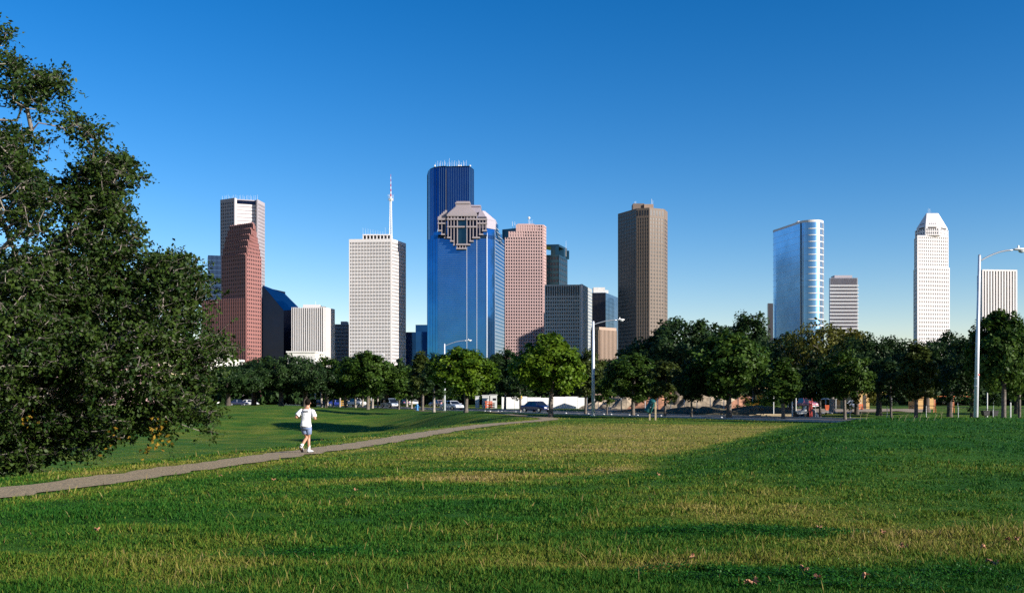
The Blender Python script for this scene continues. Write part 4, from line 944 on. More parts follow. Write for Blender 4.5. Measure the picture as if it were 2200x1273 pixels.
# 19 banded grey bank block
Yn = 1300
t = Tower('office_block', 'grey banded office block with louvred dark top behind the yellowing tree', [(1781, Yn + 3), (1784, Yn), (1842, Yn)], Yn, 597, wall='concrete_pale', depth=30)
P_, u_, n_, L_ = t.side(1); nb = 33; zt_ = t.H - 9; fh = zt_ / nb
for k in range(nb):
    z = k * fh; t.box_part('floor_slab', 'concrete_pale', 1, -1.2, L_ + 1.2, 0, 1.6, z + fh * .72, z + fh); t.box_part('window_strip', 'win', 1, 0.4, L_ - .4, .02, .3, z, z + fh * .45)
fn = MB(); [fn.obox(P_, u_, n_, L_ * k / 26 - .2, L_ * k / 26 + .2, .3, .8, 0, zt_) for k in range(27)]; fn.build('fins', M['granite_grey'], t.root, t.loc)
t.box_part('louvre_band', 'glass_black', 1, .5, L_ - .5, .02, .5, t.H - 8.5, t.H - 1); fn = MB(); [fn.obox(P_, u_, n_, L_ * k / 30 - .15, L_ * k / 30 + .15, .3, .9, t.H - 8.8, t.H + .6) for k in range(31)]; fn.build('louvres', M['granite_grey'], t.root, t.loc)
t.penthouse(1793, 1831, 597, 591, 'granite_grey', yo=8); t.finish()
# 20 white tower with pointed top
Yv = 1500
t = Tower('office_tower', 'slender white tower with tapering pointed top at the right', [(1963, Yv + 38), (1970.5, Yv), (2040, Yv + 10)], Yv, 573, wall='concrete_white', depth=36)
zv = lambda py: EYE + (HZ - py) / F * Yv
t.grid(1, 17, 33, .55, .55, m=(1.5, 1.2), top=2, d=.5); t.grid(0, 4, 33, .5, .5, m=(2, 1), d=.4, top=2)
H1 = t.H
def upd(pts, z0, z1):
    t.P = [(KX(px) * Y_, Y_) for px, Y_ in pts]; x0, y0 = t.P[0]; x1, y1 = t.P[-1]; t.back = [(x1 - 5 + x1 / y1 * 32, y1 + 32), (x0 + 5 + x0 / y0 * 32, y0 + 32)]; t.foot = t.P + t.back; t.z0, t.H = z0, z1; t.wall.prism(t.foot, z0, z1)
upd([(1964.5, Yv + 36), (1970.5, Yv + 1), (2037.5, Yv + 10)], H1, zv(505)); t.grid(1, 16, 9, .55, .55, m=(1.2, 1), top=2, d=.5); t.grid(0, 4, 9, .5, .5, m=(2, 1), d=.4, top=2)
upd([(1966, Yv + 24), (1988, Yv + 3), (2017.5, Yv + 3), (2037, Yv + 20)], zv(505), zv(490))
for s_, n_ in ((0, 4), (1, 6), (2, 6)): t.grid(s_, n_, 2, .5, .5, m=(.8, .8), d=.3)
base = t.foot; H3 = t.H; q4 = [(KX(px) * (Yv + d_), Yv + d_) for px, d_ in ((1969, 24), (1988.5, 4), (2017, 4), (2035.5, 22))] + [(KX(2030) * 1550, 1550), (KX(1974) * 1550, 1550)]
top_ = [(KX(px) * (Yv + d_), Yv + d_) for px, d_ in ((1989.5, 22), (1991, 20), (2014, 20), (2016, 22))] + [(KX(2014) * 1534, 1534), (KX(1992) * 1534, 1534)]
t.wall.loft([[(x, y, H3) for x, y in q4], [(x, y, H3 + 3.5) for x, y in q4], [(x, y, zv(452.5)) for x, y in top_]])
t.finish('win')
P_ = q4
for (a_, b_), (f0, f1) in zip(((0, 1), (1, 2), (2, 3)), ((.3, .85), (.2, .8), (.25, .85))):
    A_, B_2 = np.array(q4[a_]), np.array(q4[b_]); u_ = B_2 - A_; L_ = np.linalg.norm(u_); u_ = u_ / L_; MB().obox(tuple(A_), u_, (u_[1], -u_[0]), L_ * f0, L_ * f1, .0, .3, H3 + .6, H3 + 2.6).build('louvre_slot', M['black'], t.root, t.loc)
pass
for (a_, b_) in ((0, 1), (1, 2), (2, 3)):
    for k in range(4):
        f = .3 + k * .15; A_, B_2 = np.array(q4[a_]), np.array(q4[b_]); p = A_ + (B_2 - A_) * f; zz = H3 + 8; fr = 4.5 / (zv(452.5) - H3 - 3.5)
        TA, TB = np.array(top_[a_]), np.array(top_[b_]); p2 = TA + (TB - TA) * f; c_ = p + (p2 - p) * fr
        MB().ball((c_[0], c_[1], zz), .8, 8, 4, (1, 1, 1)).build('porthole', M['black'], t.root, t.loc)
t.masts([(1994, 448, 453), (1996, 447, 453), (1998, 449, 453)], rad=.2, yo=26)
# 21 striped tower far right
t = Tower('office_tower', 'white tower with vertical dark stripes beside the near street lamp', [(2100, 1152), (2109, 1100), (2184, 1104)], 1100, 580, wall='win', depth=28)
t.box_part('side_wall', 'concrete_pale', 0, 0, t.side(0)[3], 0, .5, 0, t.H)
P_, u_, n2, L_ = t.side(1); cw = (L_ - 1.6) / 12
for k in range(13): MB().obox(P_, u_, n2, .8 + k * cw - cw * .26, .8 + k * cw + cw * .26, 0, 1.3, 0, t.H - 1).build('fin', M['concrete_white'], t.root, t.loc)
t.box_part('roof_band', 'concrete_pale', 1, 0, L_, 0, 1.4, t.H - 1, t.H + .6); t.box_part('end_pier', 'concrete_pale', 1, L_ - 2, L_, 0, 1.45, 0, t.H - 1.01); t.finish()

# ------------------------------------------------------------------ street furniture
def lamp(label, px, Y, top, head_px, head_py, rad=.1, lean=0.0, extras=False):
    x = KX(px) * Y; z0 = G(x, Y) - .05; zt = EYE + (HZ - top) / F * Y; o = empty('street_lamp', (x, Y, z0), label, 'street lamp', 'street lamps on tall metal poles'); L = (x, Y, z0)
    MB().tube([(x, Y, z0), (x + lean, Y, zt)], [rad * 1.3, rad * .75], 14).build('pole', M['pole_paint'], o, L, smooth=True)
    MB().tube([(x, Y, z0), (x, Y, z0 + .06), (x, Y, z0 + .12)], [rad * 2.1, rad * 2.1, rad * 1.4], 12).build('base_plate', M['steel'], o, L)
    hx, hz = KX(head_px) * Y, EYE + (HZ - head_py) / F * Y; x1 = x + lean; sgn = 1 if hx > x1 else -1; pts = []
    zs = zt - .35
    for k in range(13):
        f = k / 12; pts.append((x1 + (hx - x1) * f, Y, zs + (hz - zs) * math.sin(f * math.pi / 2) ** .9))
    MB().tube(pts, .045, 8).build('arm', M['steel'], o, L, smooth=True)
    s_ = sgn; hd = MB(); R_ = []
    for f, a_, b_ in ((0, .05, .05), (.12, .09, .08), (.45, .16, .12), (.75, .15, .10), (.95, .06, .05)):
        R_.append([(hx + s_ * f * .85, Y + a_ * math.cos(k * math.pi / 5), hz + .02 + b_ * (math.sin(k * math.pi / 5) * (1 if math.sin(k * math.pi / 5) > 0 else .45))) for k in range(10)])
    hd.loft(R_).build('lamp_head', M['white_paint'], o, L, smooth=True)
    MB().ball((hx + s_ * .5, Y, hz - .05), .15, 12, 8, (1.3, .8, .75)).build('lens', M['lens'], o, L, smooth=True)
    MB().tube([(hx + s_ * .3, Y, hz + .1), (hx + s_ * .3, Y, hz + .26)], .05, 8).build('photocell', M['steel'], o, L)
    MB().tube([(x1 - .14 * 0, Y, zt - .02), (x1, Y, zt + .05)], [.09, .03], 8).build('cap', M['steel'], o, L)
    if extras:
        MB().box(x + .07, x + .19, Y + .02, Y + .08, W(0, 832, Y).z, W(0, 812, Y).z).build('sign_plate', M['galv'], o, L)
        MB().tube([(x + lean * .5, Y, W(0, 806, Y).z), (x + lean * .5, Y, W(0, 803, Y).z)], rad * 1.12, 14).build('red_band', M['red_paint'], o, L)
        for py in (813, 829): MB().tube([(x + .02, Y, W(0, py, Y).z), (x + .02, Y, W(0, py - 1, Y).z)], rad * 1.18, 12).build('strap', M['steel'], o, L)
        MB().box(x - .16, x - .08, Y - .1, Y + .05, z0 + .25, z0 + .55).build('hand_hole_cover', M['steel'], o, L)
    return o
M['pole_paint'] = mat('pole_paint', (.62, .65, .70), .45, metal=.15, var=.1, scale=1.5)
M['lens'] = mat('lens', (.55, .6, .62), .1, spec=.7)
lamp('near tall street lamp at the right rising over the mound', 2096, 58, 548, 2176, 537, .10, lean=.22, extras=True)
lamp('middle street lamp with white pole beside the bright tree', 1274.5, 105, 690, 1325, 687, .15)
lamp('street lamp half hidden behind the brightest round tree', 955, 150, 738, 1002, 731, .13)
lamp('far street lamp whose head shows before the white tower', 797, 190, 765, 818, 762, .12)
lamp('street lamp hidden in the dark trees left of the silver tower', 1697, 131, 746, 1675, 745, .12)
lamp('far pole standing right behind the runner', 678, 200, 800, 690, 797, .12)

# tilted litter barrel between two wooden posts
Y = 80; xa, xb = KX(1397) * Y, KX(1406.5) * Y; zg = G(xb, Y); o = empty('litter_barrel', (xb, Y, zg), 'dark green steel litter barrel tilted between two timber posts', 'litter bin')
L = (xb, Y, zg)
MB().box(xa - .06, xa + .06, Y + .30, Y + .42, zg - .3, zg + .52).build('post', M['wood'], o, L, bevel=.01); MB().box(xb - .065, xb + .065, Y - .5, Y - .38, zg - .3, zg + 1.42).build('post', M['wood'], o, L, bevel=.01)
M['barrel'] = mat('barrel_paint', (.012, .085, .085), .3, var=.15, scale=4)
ax = Vector((.44, 0, .90)).normalized(); b0 = W(1391, 888, Y); b0.z = zg + .62; ux = Vector((0, 1, 0)); uy = ax.cross(ux)
def ring(c, r, n=24): return [c + (ux * math.cos(2 * math.pi * k / n) + uy * math.sin(2 * math.pi * k / n)) * r for k in range(n)]
prof = [(0, .26), (.02, .285), (.28, .285), (.29, .297), (.31, .297), (.32, .285), (.58, .285), (.59, .297), (.61, .297), (.62, .285), (.86, .285), (.88, .3)]
MB().loft([ring(b0 + ax * h, r) for h, r in prof]).build('drum', M['barrel'], o, L, smooth=False)
MB().loft([ring(b0 + ax * .88, .31), ring(b0 + ax * .93, .31), ring(b0 + ax * 1.05, .22), ring(b0 + ax * 1.12, .10)]).build('lid', M['barrel'], o, L)
MB().tube([(b0 + ax * .45 + ux * -.4), (b0 + ax * .45 + ux * .4)], .03, 8).build('axle', M['steel'], o, L)
MB().tube([(b0 + ax * .02), (xa, Y + .36, zg + .5)], .04, 8).build('chain_bracket', M['black'], o, L)

# blue hydrant
Y = 150; x = KX(896.5) * Y; zg = G(x, Y); o = empty('fire_hydrant', (x, Y, zg), 'bright blue hydrant on the far verge', 'hydrant'); L = (x, Y, zg)
M['hyd'] = mat('blue_enamel', (.03, .22, .50), .4)
MB().tube([(x, Y, zg - .1), (x, Y, zg + .1), (x, Y, zg + .11), (x, Y, zg + .72), (x, Y, zg + .75), (x, Y, zg + .85), (x, Y, zg + .98)], [.24, .24, .15, .15, .2, .17, .05], 12).build('barrel', M['hyd'], o, L, smooth=False)
for s_ in (-1, 1): MB().tube([(x, Y, zg + .55), (x + s_ * .3, Y, zg + .55)], [.09, .1], 10).build('nozzle', M['hyd'], o, L)
MB().tube([(x, Y, zg + .95), (x, Y, zg + 1.08)], .05, 6).build('operating_nut', M['hyd'], o, L)

# yellow road sign
Y = 138; x = KX(1117) * Y; zg = G(x, Y); o = empty('road_sign', (x, Y, zg), 'yellow diamond road sign seen edge on before the white fence', 'road sign'); L = (x, Y, zg)
MB().tube([(x, Y, zg - .2), (x, Y, zg + 2.4)], .05, 8).build('post', M['white_paint'], o, L)
M['sign_y'] = mat('sign_yellow', (.75, .48, .03), .5, var=.04); q = .42; u = Vector((.75, .66, 0)); c = Vector((x + .05, Y - .08, zg + 1.95)); n_ = Vector((.66, -.75, 0)) * .012
pv = [c - u * q, c - Vector((0, 0, q)), c + u * q, c + Vector((0, 0, q))]; MB().hexa([p - n_ for p in pv] + [p + n_ for p in pv]).build('sign_panel', M['sign_y'], o, L)

# small white ground markers beside the young trees
mk = None
M['marker'] = mat('marker_white', (.8, .8, .78), .4, var=.03)
for px, Y in ((1042, 136), (1053, 134), (1070, 132), (1078, 131), (1108, 127), (1118, 126), (1216, 116), (1264, 110), (1297, 107), (1313, 106), (1352, 101), (1370, 99), (1420, 96), (1505, 89), (1550, 86), (2120, 64), (2174, 62)):
    x = KX(px) * Y; 
    t_ = (Y - 58) ; d_ = float(road_d(x, Y))
    zg = G(x, Y)
    if mk is None:
        mk = MB().tube([(0, 0, -.1), (0, 0, .10), (0, 0, .17), (0, 0, .2)], [.12, .12, .09, .03], 12).build('ground_marker', M['marker'], None, (0, 0, 0), smooth=True); c_ = mk
    else: c_ = mk.copy(); C.objects.link(c_)
    c_.location = (x, Y, zg); tag(c_, 'small white round marker set in the grass beside the road trees', 'marker', 'white ground markers along the road')

# ------------------------------------------------------------------ vehicles
M['tyre'] = M['black']; M['rim'] = mat('rim', (.5, .5, .52), .3, metal=.8); M['headlamp'] = mat('headlamp_glass', (.8, .82, .8), .1, spec=.8)
M['tail'] = mat('tail_lamp', (.45, .02, .015), .3); M['trim'] = mat('black_trim', (.02, .02, .022), .5)
def paint(name, c): 
    m = mat(name, c, .3, metal=.2, var=.02); m.node_tree.nodes['Principled BSDF'].inputs['Coat Weight'].default_value = .6; return m
def car(name, label, px, Y, heading, col, style='sedan', x=None, cat='car'):
    """nose towards +X in local space"""
    P = {'sedan': dict(L=4.5, Wd=1.75, hb=.92, ht=1.40, prof=[(-2.25, .35, .62), (-2.2, .32, .90), (-1.4, .28, .95), (0, .26, .93), (1.1, .26, .90), (2.05, .30, .76), (2.25, .36, .55)], cab=(-1.55, -.85, .45, 1.15)),
         'van': dict(L=4.7, Wd=1.85, hb=1.0, ht=1.75, prof=[(-2.35, .38, .7), (-2.3, .34, 1.02), (0, .3, 1.02), (1.2, .3, 1.0), (2.15, .32, .82), (2.35, .38, .58)], cab=(-2.25, -2.0, .75, 1.75)),
         'pickup': dict(L=5.2, Wd=1.9, hb=1.1, ht=1.82, prof=[(-2.6, .5, .8), (-2.55, .45, 1.12), (0, .42, 1.12), (1.2, .42, 1.12), (2.4, .45, 1.02), (2.6, .5, .75)], cab=(-.95, -.7, .6, 1.15))}[style]
    x = KX(px) * Y if x is None else x; zg = G(x, Y) + .015; o = empty(name, (x, Y, zg), label, cat, None, heading)
    w2 = P['Wd'] / 2; body = MB(); R_ = []
    for xx, lo, hi in P['prof']:
        k = .94 if abs(xx) > 2 else 1.0; wl = w2 * k
        R_.append([(xx, -wl * .9, lo), (xx, wl * .9, lo), (xx, wl, lo + .12), (xx, wl, hi - .18), (xx, wl * .9, hi), (xx, -wl * .9, hi), (xx, -wl, hi - .18), (xx, -wl, lo + .12)])
    body.loft([list(reversed(r)) for r in R_]).build('body', col, o, bevel=.03)
    x0, x1, x2, x3 = P['cab']; hb, ht = P['hb'] - .06, P['ht']; wt = w2 * .76; wb = w2 * .93
    gl = MB().hexa([(x0, -wb, hb), (x3, -wb, hb), (x3, wb, hb), (x0, wb, hb), (x1, -wt, ht - .04), (x2, -wt, ht - .04), (x2, wt, ht - .04), (x1, wt, ht - .04)]); gl.build('windows', M['glass_dark'], o)
    MB().hexa([(x1 - .06, -wt - .02, ht - .05), (x2 + .06, -wt - .02, ht - .05), (x2 + .06, wt + .02, ht - .05), (x1 - .06, wt + .02, ht - .05), (x1 + .05, -wt + .05, ht + .02), (x2 - .05, -wt + .05, ht + .02), (x2 - .05, wt - .05, ht + .02), (x1 + .05, wt - .05, ht + .02)]).build('roof', col, o)
    pil = MB(); mid = (x1 + x2) / 2
    for s_ in (-1, 1):
        for (xa, xb) in ((x0, x1), (x3, x2), (mid - .05, mid - .05)) if style != 'pickup' else ((x0, x1), (x3, x2)):
            pil.tube([(xa, s_ * (wb + .005), hb), (xb, s_ * (wt + .012), ht - .02)], .035, 5)
    pil.build('pillars', col, o)
    for xx in (-P['L'] * .30, P['L'] * .31):
        for s_ in (-1, 1):
            r_ = .31 if style == 'sedan' else .35
            w_ = MB().tube([(xx, s_ * (w2 - .18), r_), (xx, s_ * (w2 + .02), r_)], r_, 18).build('wheel', M['tyre'], o)
            MB().tube([(xx, s_ * (w2 + .02), r_), (xx, s_ * (w2 + .03), r_)], r_ * .6, 12).build('rim', M['rim'], w_)
    f = P['L'] / 2
    for s_ in (-1, 1):
        hh = P['prof'][-1][2] + .0
        MB().hexa([(f - .12, s_ * w2 * .52 - .2, hh - .04), (f + .03, s_ * w2 * .52 - .2, hh - .04), (f + .03, s_ * w2 * .52 + .2, hh - .04), (f - .16, s_ * w2 * .52 + .2, hh - .04), (f - .16, s_ * w2 * .52 - .2, hh + .13), (f - .05, s_ * w2 * .52 - .2, hh + .13), (f - .05, s_ * w2 * .52 + .2, hh + .13), (f - .2, s_ * w2 * .52 + .2, hh + .13)]).build('headlight', M['headlamp'], o)
        MB().box(-f - .02, -f + .1, s_ * w2 * .7 - .17, s_ * w2 * .7 + .17, .68, .84).build('tail_light', M['tail'], o)
        MB().ball((x3 - .1, s_ * (w2 + .1), hb + .12), .1, 8, 5, (.8, 1, .7)).build('mirror', col, o)
    MB().box(f - .06, f + .08, -w2 * .9, w2 * .9, .36, .52).build('front_bumper', col if style == 'sedan' else M['rim'], o, bevel=.03); MB().box(-f - .08, -f + .06, -w2 * .9, w2 * .9, .38, .56).build('rear_bumper', M['trim'], o, bevel=.03)
    MB().box(f - .02, f + .06, -w2 * .3, w2 * .3, .58, .7).build('grille', M['trim'], o); MB().box(f + .085, f + .095, -.17, .17, .37, .49).build('number_plate', M['white_paint'], o)
    if style == 'pickup':
        bd = MB().box(-2.5, -1.1, -w2 * .98, -w2 * .86, 1.05, 1.3).box(-2.5, -1.1, w2 * .86, w2 * .98, 1.05, 1.3).box(-2.58, -2.48, -w2 * .98, w2 * .98, 1.0, 1.3); bd.build('bed_sides', col, o)
    return o
hd = math.atan2(-.922, .386); bk_ = hd + math.pi
car('car', 'dark blue car with lit round headlamps on the road', 1153, 131, hd + .3, paint('paint_navy', (.008, .015, .10)))
car('car', 'white sedan driving behind the brightest round tree', 971, 160, hd + .25, paint('paint_white', (.62, .66, .72)))
car('car', 'silver van further along the road', 838, 195, hd + .2, paint('paint_silver', (.30, .38, .50)), 'van', cat='van')
car('pickup_truck', 'white pickup truck among the slim tree trunks', 763, 218, hd + .5, M['white_paint'], 'pickup', cat='pickup')
car('car', 'blue car parked between the slim trunks left of the yellow barrier', 723, 232, .2, paint('paint_blue', (.01, .03, .20)))
car('car', 'dark car between the first slim trunks by the far pole', 685, 238, .3, paint('paint_black', (.01, .015, .03)))
car('car', 'pinkish grey car with red lights right of the pale forked trunk', 940, 215, bk_ + .3, paint('paint_rose', (.42, .32, .33)))
car('car', 'white car low in the shade at the far left under the oaks', 534, 236, .1, paint('paint_white_b', (.66, .66, .66)))
car('car', 'dark blue car under the oaks at the far left', 512, 230, .2, paint('paint_dusk', (.01, .02, .06)))
car('car', 'small blue car right of the silver van', 868, 262, bk_, paint('paint_teal', (.02, .06, .16)))
car('car', 'small white car left of the blue hydrant', 889, 268, .4, paint('paint_cream', (.6, .6, .55)))
car('pickup_truck', 'faded red pickup truck on the building site', 1729, 176, -1.2, paint('paint_red', (.36, .10, .14)), 'pickup', cat='pickup')
car('car', 'white car parked left of the yellow building', 1834, 168, -1.9, paint('paint_site_white', (.66, .68, .7)))

# ------------------------------------------------------------------ fences, building site, playground
M['fence_white'] = mat('fence_white', (.68, .68, .66), .7, var=.08, scale=.6)
M['orange'] = mat('orange_plastic', (.75, .13, .03), .5, var=.1); M['orange_pipe'] = mat('orange_pipe', (.72, .20, .07), .5, var=.1); M['yellow'] = mat('machine_yellow', (.62, .34, .03), .5, var=.12)
M['chain'] = mat('chain_wire', (.10, .11, .11), .6, metal=.3)
def fence_white():
    A_, B_ = (KX(1078) * 176, 176.0), (KX(1262) * 182, 182.0); u = np.array([B_[0] - A_[0], B_[1] - A_[1]]); Ln = np.linalg.norm(u); u /= Ln; n = (u[1], -u[0]); loc = (*A_, G(*A_))
    o = empty('metal_fence', loc, 'long white corrugated metal fence behind the road', 'fence'); k = 0; a_ = 0
    while a_ < Ln:
        b_ = min(a_ + 2.4, Ln); p = (A_[0] + u[0] * a_, A_[1] + u[1] * a_); z = G(*p) - .1; mb = MB().obox(p, u, n, 0.03, b_ - a_ - .03, 0, .03, z, z + 2.1 + .12 * math.sin(k * 1.7))
        q = .12
        while q < b_ - a_: mb.obox(p, u, n, q, q + .06, .03, .06, z + .1, z + 2.0); q += .24
        mb.build('fence_panel', M['fence_white'], o, loc)
        MB().obox(p, u, n, -.03, .03, 0, .1, z, z + 2.2).build('post', M['galv'], o, loc); a_ = b_; k += 1
fence_white()
def hut(label, px0, px1, top, Y, col, depth=3, win=True, door=False, name='site_hut'):
    x0, x1 = KX(px0) * Y, KX(px1) * Y; zg = G((x0 + x1) / 2, Y) - .05; z = EYE + (HZ - top) / F * Y; L = ((x0 + x1) / 2, Y, zg); o = empty(name, L, label, 'hut')
    MB().box(x0, x1, Y, Y + depth, zg, z).build('wall', M[col], o, L); MB().box(x0 - .12, x1 + .12, Y - .12, Y + depth + .12, z, z + .1).build('roof', M[col], o, L)
    if win:
        for f in (.62, .84): xx = x0 + (x1 - x0) * f; zz = zg + (z - zg) * .6; w_ = MB().box(xx - .25, xx + .12, Y - .02, Y, zz, zz + .4).build('window', M['win'], o, L)
    if door: xx = x0 + (x1 - x0) * .72; MB().box(xx - .45, xx + .1, Y - .03, Y, zg + .1, zg + 2.4).build('door', M['bark_dark'], o, L)
    return o
hut('white site hut with two small dark windows beside the white fence', 1053, 1067, 848, 186, 'fence_white')
hut('low white shed left of the orange barriers', 1036, 1050, 849, 190, 'fence_white', win=False)
hut('white hut just left of the brightest tree stem', 1021, 1029, 851, 190, 'fence_white', win=False)
def barrier(px, Y, label, w_=.9, h_=1.0, col='orange', name='traffic_barrier'):
    x = KX(px) * Y; zg = G(x, Y); L = (x, Y, zg); o = empty(name, L, label, 'barrier')
    for zz in (.25, .6, .92): MB().box(x - w_ / 2, x + w_ / 2, Y - .03, Y + .03, zg + zz * h_ - .12, zg + zz * h_ + .08).build('rail', M[col], o, L)
    for s_ in (-1, 1): MB().hexa([(x + s_ * w_ * .4 - .04, Y - .25, zg), (x + s_ * w_ * .4 + .04, Y - .25, zg), (x + s_ * w_ * .4 + .04, Y + .25, zg), (x + s_ * w_ * .4 - .04, Y + .25, zg), (x + s_ * w_ * .4 - .04, Y + .032, zg + h_), (x + s_ * w_ * .4 + .04, Y + .032, zg + h_), (x + s_ * w_ * .4 + .04, Y + .09, zg + h_), (x + s_ * w_ * .4 - .04, Y + .09, zg + h_)]).build('leg', M[col], o, L)
barrier(1050, 182, 'orange barrier left of the white site hut', 1.3, 1.3); barrier(1056, 178, 'second orange barrier in front of the white site hut', 1.1, 1.0)
barrier(739, 225, 'yellow striped barrier among the slim trunks', 1.4, 1.3, 'yellow'); barrier(795, 215, 'yellow barrier right of the white pickup', .8, 1.7, 'yellow')
barrier(1741, 172, 'tall red barrier beside the faded red pickup', .7, 2.1, 'red_paint'); barrier(1741, 92, 'red upright panel beside the dark tarpaulin', .22, 1.3, 'red_paint')
barrier(1779, 150, 'orange barrier in the middle of the building site', .9, .8); barrier(1849, 160, 'orange barrier at the foot of the yellow building', .7, .9)

# wire fence of the building site: posts with two rails and thin wire
def wire_fence(name, label, pts, h, gap, colp, wires=(.1, .4, .7, .98), rad=.03, wr=.007, rail=False):
    loc = (pts[0][0], pts[0][1], G(*pts[0])); o = empty(name, loc, label, 'fence'); P = []
    for (x0, y0), (x1, y1) in zip(pts[:-1], pts[1:]):
        n = max(1, int(math.hypot(x1 - x0, y1 - y0) / gap)); P += [(x0 + (x1 - x0) * k / n, y0 + (y1 - y0) * k / n) for k in range(n)]
    P.append(pts[-1])
    for p in P: z = G(*p); MB().tube([(*p, z - .3), (*p, z + h + .03)], rad, 6).build('post', M[colp], o, loc)
    mb = MB()
    for f in wires: mb.tube([(*p, G(*p) + h * f) for p in P], wr, 4)
    mb.build('wires', M['chain'], o, loc)
    if rail: MB().tube([(*p, G(*p) + h) for p in P], .022, 5).build('top_rail', M['chain'], o, loc)
wire_fence('wire_fence', 'tall wire fence with pale posts along the building site', [(KX(1262) * 158, 158), (KX(1470) * 140, 140), (KX(1650) * 126, 126), (KX(1830) * 118, 118)], 1.9, 2.6, 'galv', rad=.05)
wire_fence('wire_fence', 'low wire fence with dark rail in front of the playground', [(KX(1752) * 92, 92), (KX(1990) * 84, 84), (KX(2215) * 74, 74)], 1.05, 3.0, 'galv', wires=(.05, .25, .45, .65, .85), rail=True)
wire_fence('wire_fence', 'wire fence at the back of the playground', [(KX(1850) * 170, 170), (KX(2215) * 150, 150)], 1.8, 5, 'galv')
for i_, (px, Y, h_, lab) in enumerate(((1335, 128, 1.5, 'bare timber post between the two round trees'), (1702, 92, 2.4, 'tall white post right of the timber pile'), (1710, 96, 2.0, 'thin white post beside the tall white post'), (1662, 100, 2.2, 'pale post left of the pale tree stem'), (2121, 80, 2.3, 'grey post between the two black grills'), (2171, 74, 1.4, 'short pale post left of the brown hanging plant'))):
    x = KX(px) * Y; zg = G(x, Y); r_ = .07 if i_ in (0, 1) else .045
    tag(MB().tube([(x, Y, zg - .3), (x, Y, zg + h_ - .03), (x, Y, zg + h_)], [r_, r_, r_ * .8], 10).build('post', M['wood' if i_ == 0 else 'white_paint'], None, (x, Y, zg)), lab, 'post')

# rubble heaps and site clutter
def heap(label, px, Y, wx, h, col, n=160, name='rubble_heap', s=.2, cat='heap'):
    g2 = np.random.default_rng(int(px)); x = KX(px) * Y; zg = G(x, Y); mb = MB()
    base = []
    for r_, zz in ((1, -.1), (.8, .35), (.5, .75), (.2, 1.0)):
        base.append([(x + wx * r_ * math.cos(k * math.pi / 8) * (1 + .15 * math.sin(k * 2.3 + px)), Y + wx * .4 * r_ * math.sin(k * math.pi / 8), zg + h * zz * (.8 + .3 * math.sin(k * 1.7 + px))) for k in range(16)])
    mb.loft(base)
    for k in range(n):
        a_, r_ = g2.uniform(0, 6.28), g2.random() ** .5; px_, py_ = x + wx * r_ * math.cos(a_), Y + wx * .4 * r_ * math.sin(a_); zz = zg + h * max(0, (1 - r_)) * .9
        q = s * g2.uniform(.3, 1); v = [(px_ + g2.uniform(-q, q), py_ + g2.uniform(-q, q), zz + g2.uniform(-.1, q)) for _ in range(4)]; mb.add(v, [(0, 1, 2), (0, 2, 3), (0, 3, 1), (1, 3, 2)])
    return tag(mb.build(name, M[col], None, (x, Y, zg)), label, cat)
M['rubble'] = mat('rubble', (.36, .29, .21), .95, var=.4, scale=1.2, bump=.5); M['brick'] = mat('brick_rubble', (.38, .19, .12), .95, var=.4, scale=1.5); M['soil'] = mat('soil', (.10, .085, .045), .95, var=.4, scale=1.5, bump=.6)
for px, Y, wx, h, c_, lab in ((1345, 165, 5, 2.2, 'rubble', 'beige rubble heap left of the litter barrel'), (1420, 158, 5.5, 2.6, 'brick', 'reddish brick heap right of the litter barrel'), (1490, 150, 5, 2.3, 'rubble', 'beige rubble heap behind the slender dark tree'),
                           (1545, 145, 4.5, 2.0, 'rubble', 'rubble heap behind the wide glossy tree'), (1600, 142, 4, 1.9, 'brick', 'brick heap left of the yellow digger'), (1290, 172, 3.5, 1.4, 'rubble', 'small rubble heap under the beige canopy'),
                           (1385, 128, 5, .55, 'soil', 'grassy earth ridge behind the litter barrel'), (1500, 118, 6, .7, 'soil', 'dark earth ridge before the wire fence'), (1630, 104, 5.5, .95, 'soil', 'dark earth ridge left of the timber pile')):
    heap(lab, px, Y, wx, h, c_)
# beige canopy
Y = 175; x0, x1 = KX(1270) * Y, KX(1318) * Y; zg = G(x0, Y); L = (x0, Y, zg); o = empty('shelter', L, 'long beige roofed shelter behind the middle street lamp', 'shelter')
MB().box(x0, x1, Y, Y + 3, zg + 2.35, zg + 2.6).build('roof', M['stone_tan'], o, L); [MB().box(xx, xx + .15, Y + .1, Y + .25, zg, zg + 2.35).build('post', M['wood'], o, L) for xx in (x0 + .1, (x0 + x1) / 2, x1 - .3)]
# yellow digger
Y = 128; x = KX(1622) * Y; zg = G(x, Y); L = (x, Y, zg); o = empty('digger', L, 'yellow digger standing behind the wide bush', 'digger')
for s_ in (-.6, .6): MB().loft([[(x - 1.1 + q, Y + s_ - .2, zg + z_), (x + 1.1 - q, Y + s_ - .2, zg + z_), (x + 1.1 - q, Y + s_ + .2, zg + z_), (x - 1.1 + q, Y + s_ + .2, zg + z_)] for q, z_ in ((.25, 0), (0, .25), (.2, .55))]).build('track', M['black'], o, L)
MB().box(x - 1.0, x + .9, Y - .65, Y + .65, zg + .6, zg + 1.25).build('body', M['yellow'], o, L, bevel=.06); cb = MB().box(x + .1, x + .85, Y - .5, Y + .3, zg + 1.25, zg + 2.2).build('cab', M['yellow'], o, L, bevel=.04); MB().box(x + .2, x + .75, Y - .53, Y - .5, zg + 1.45, zg + 2.05).build('cab_window', M['win'], cb)
MB().tube([(x - .6, Y, zg + 1.2), (x - 1.2, Y, zg + 1.9), (x - 1.8, Y, zg + 1.7)], [.14, .14, .12], 6).build('boom', M['yellow'], o, L); MB().tube([(x + .9, Y, zg + .9), (x + 1.6, Y, zg + .5)], .13, 6).build('arm', M['yellow'], o, L)
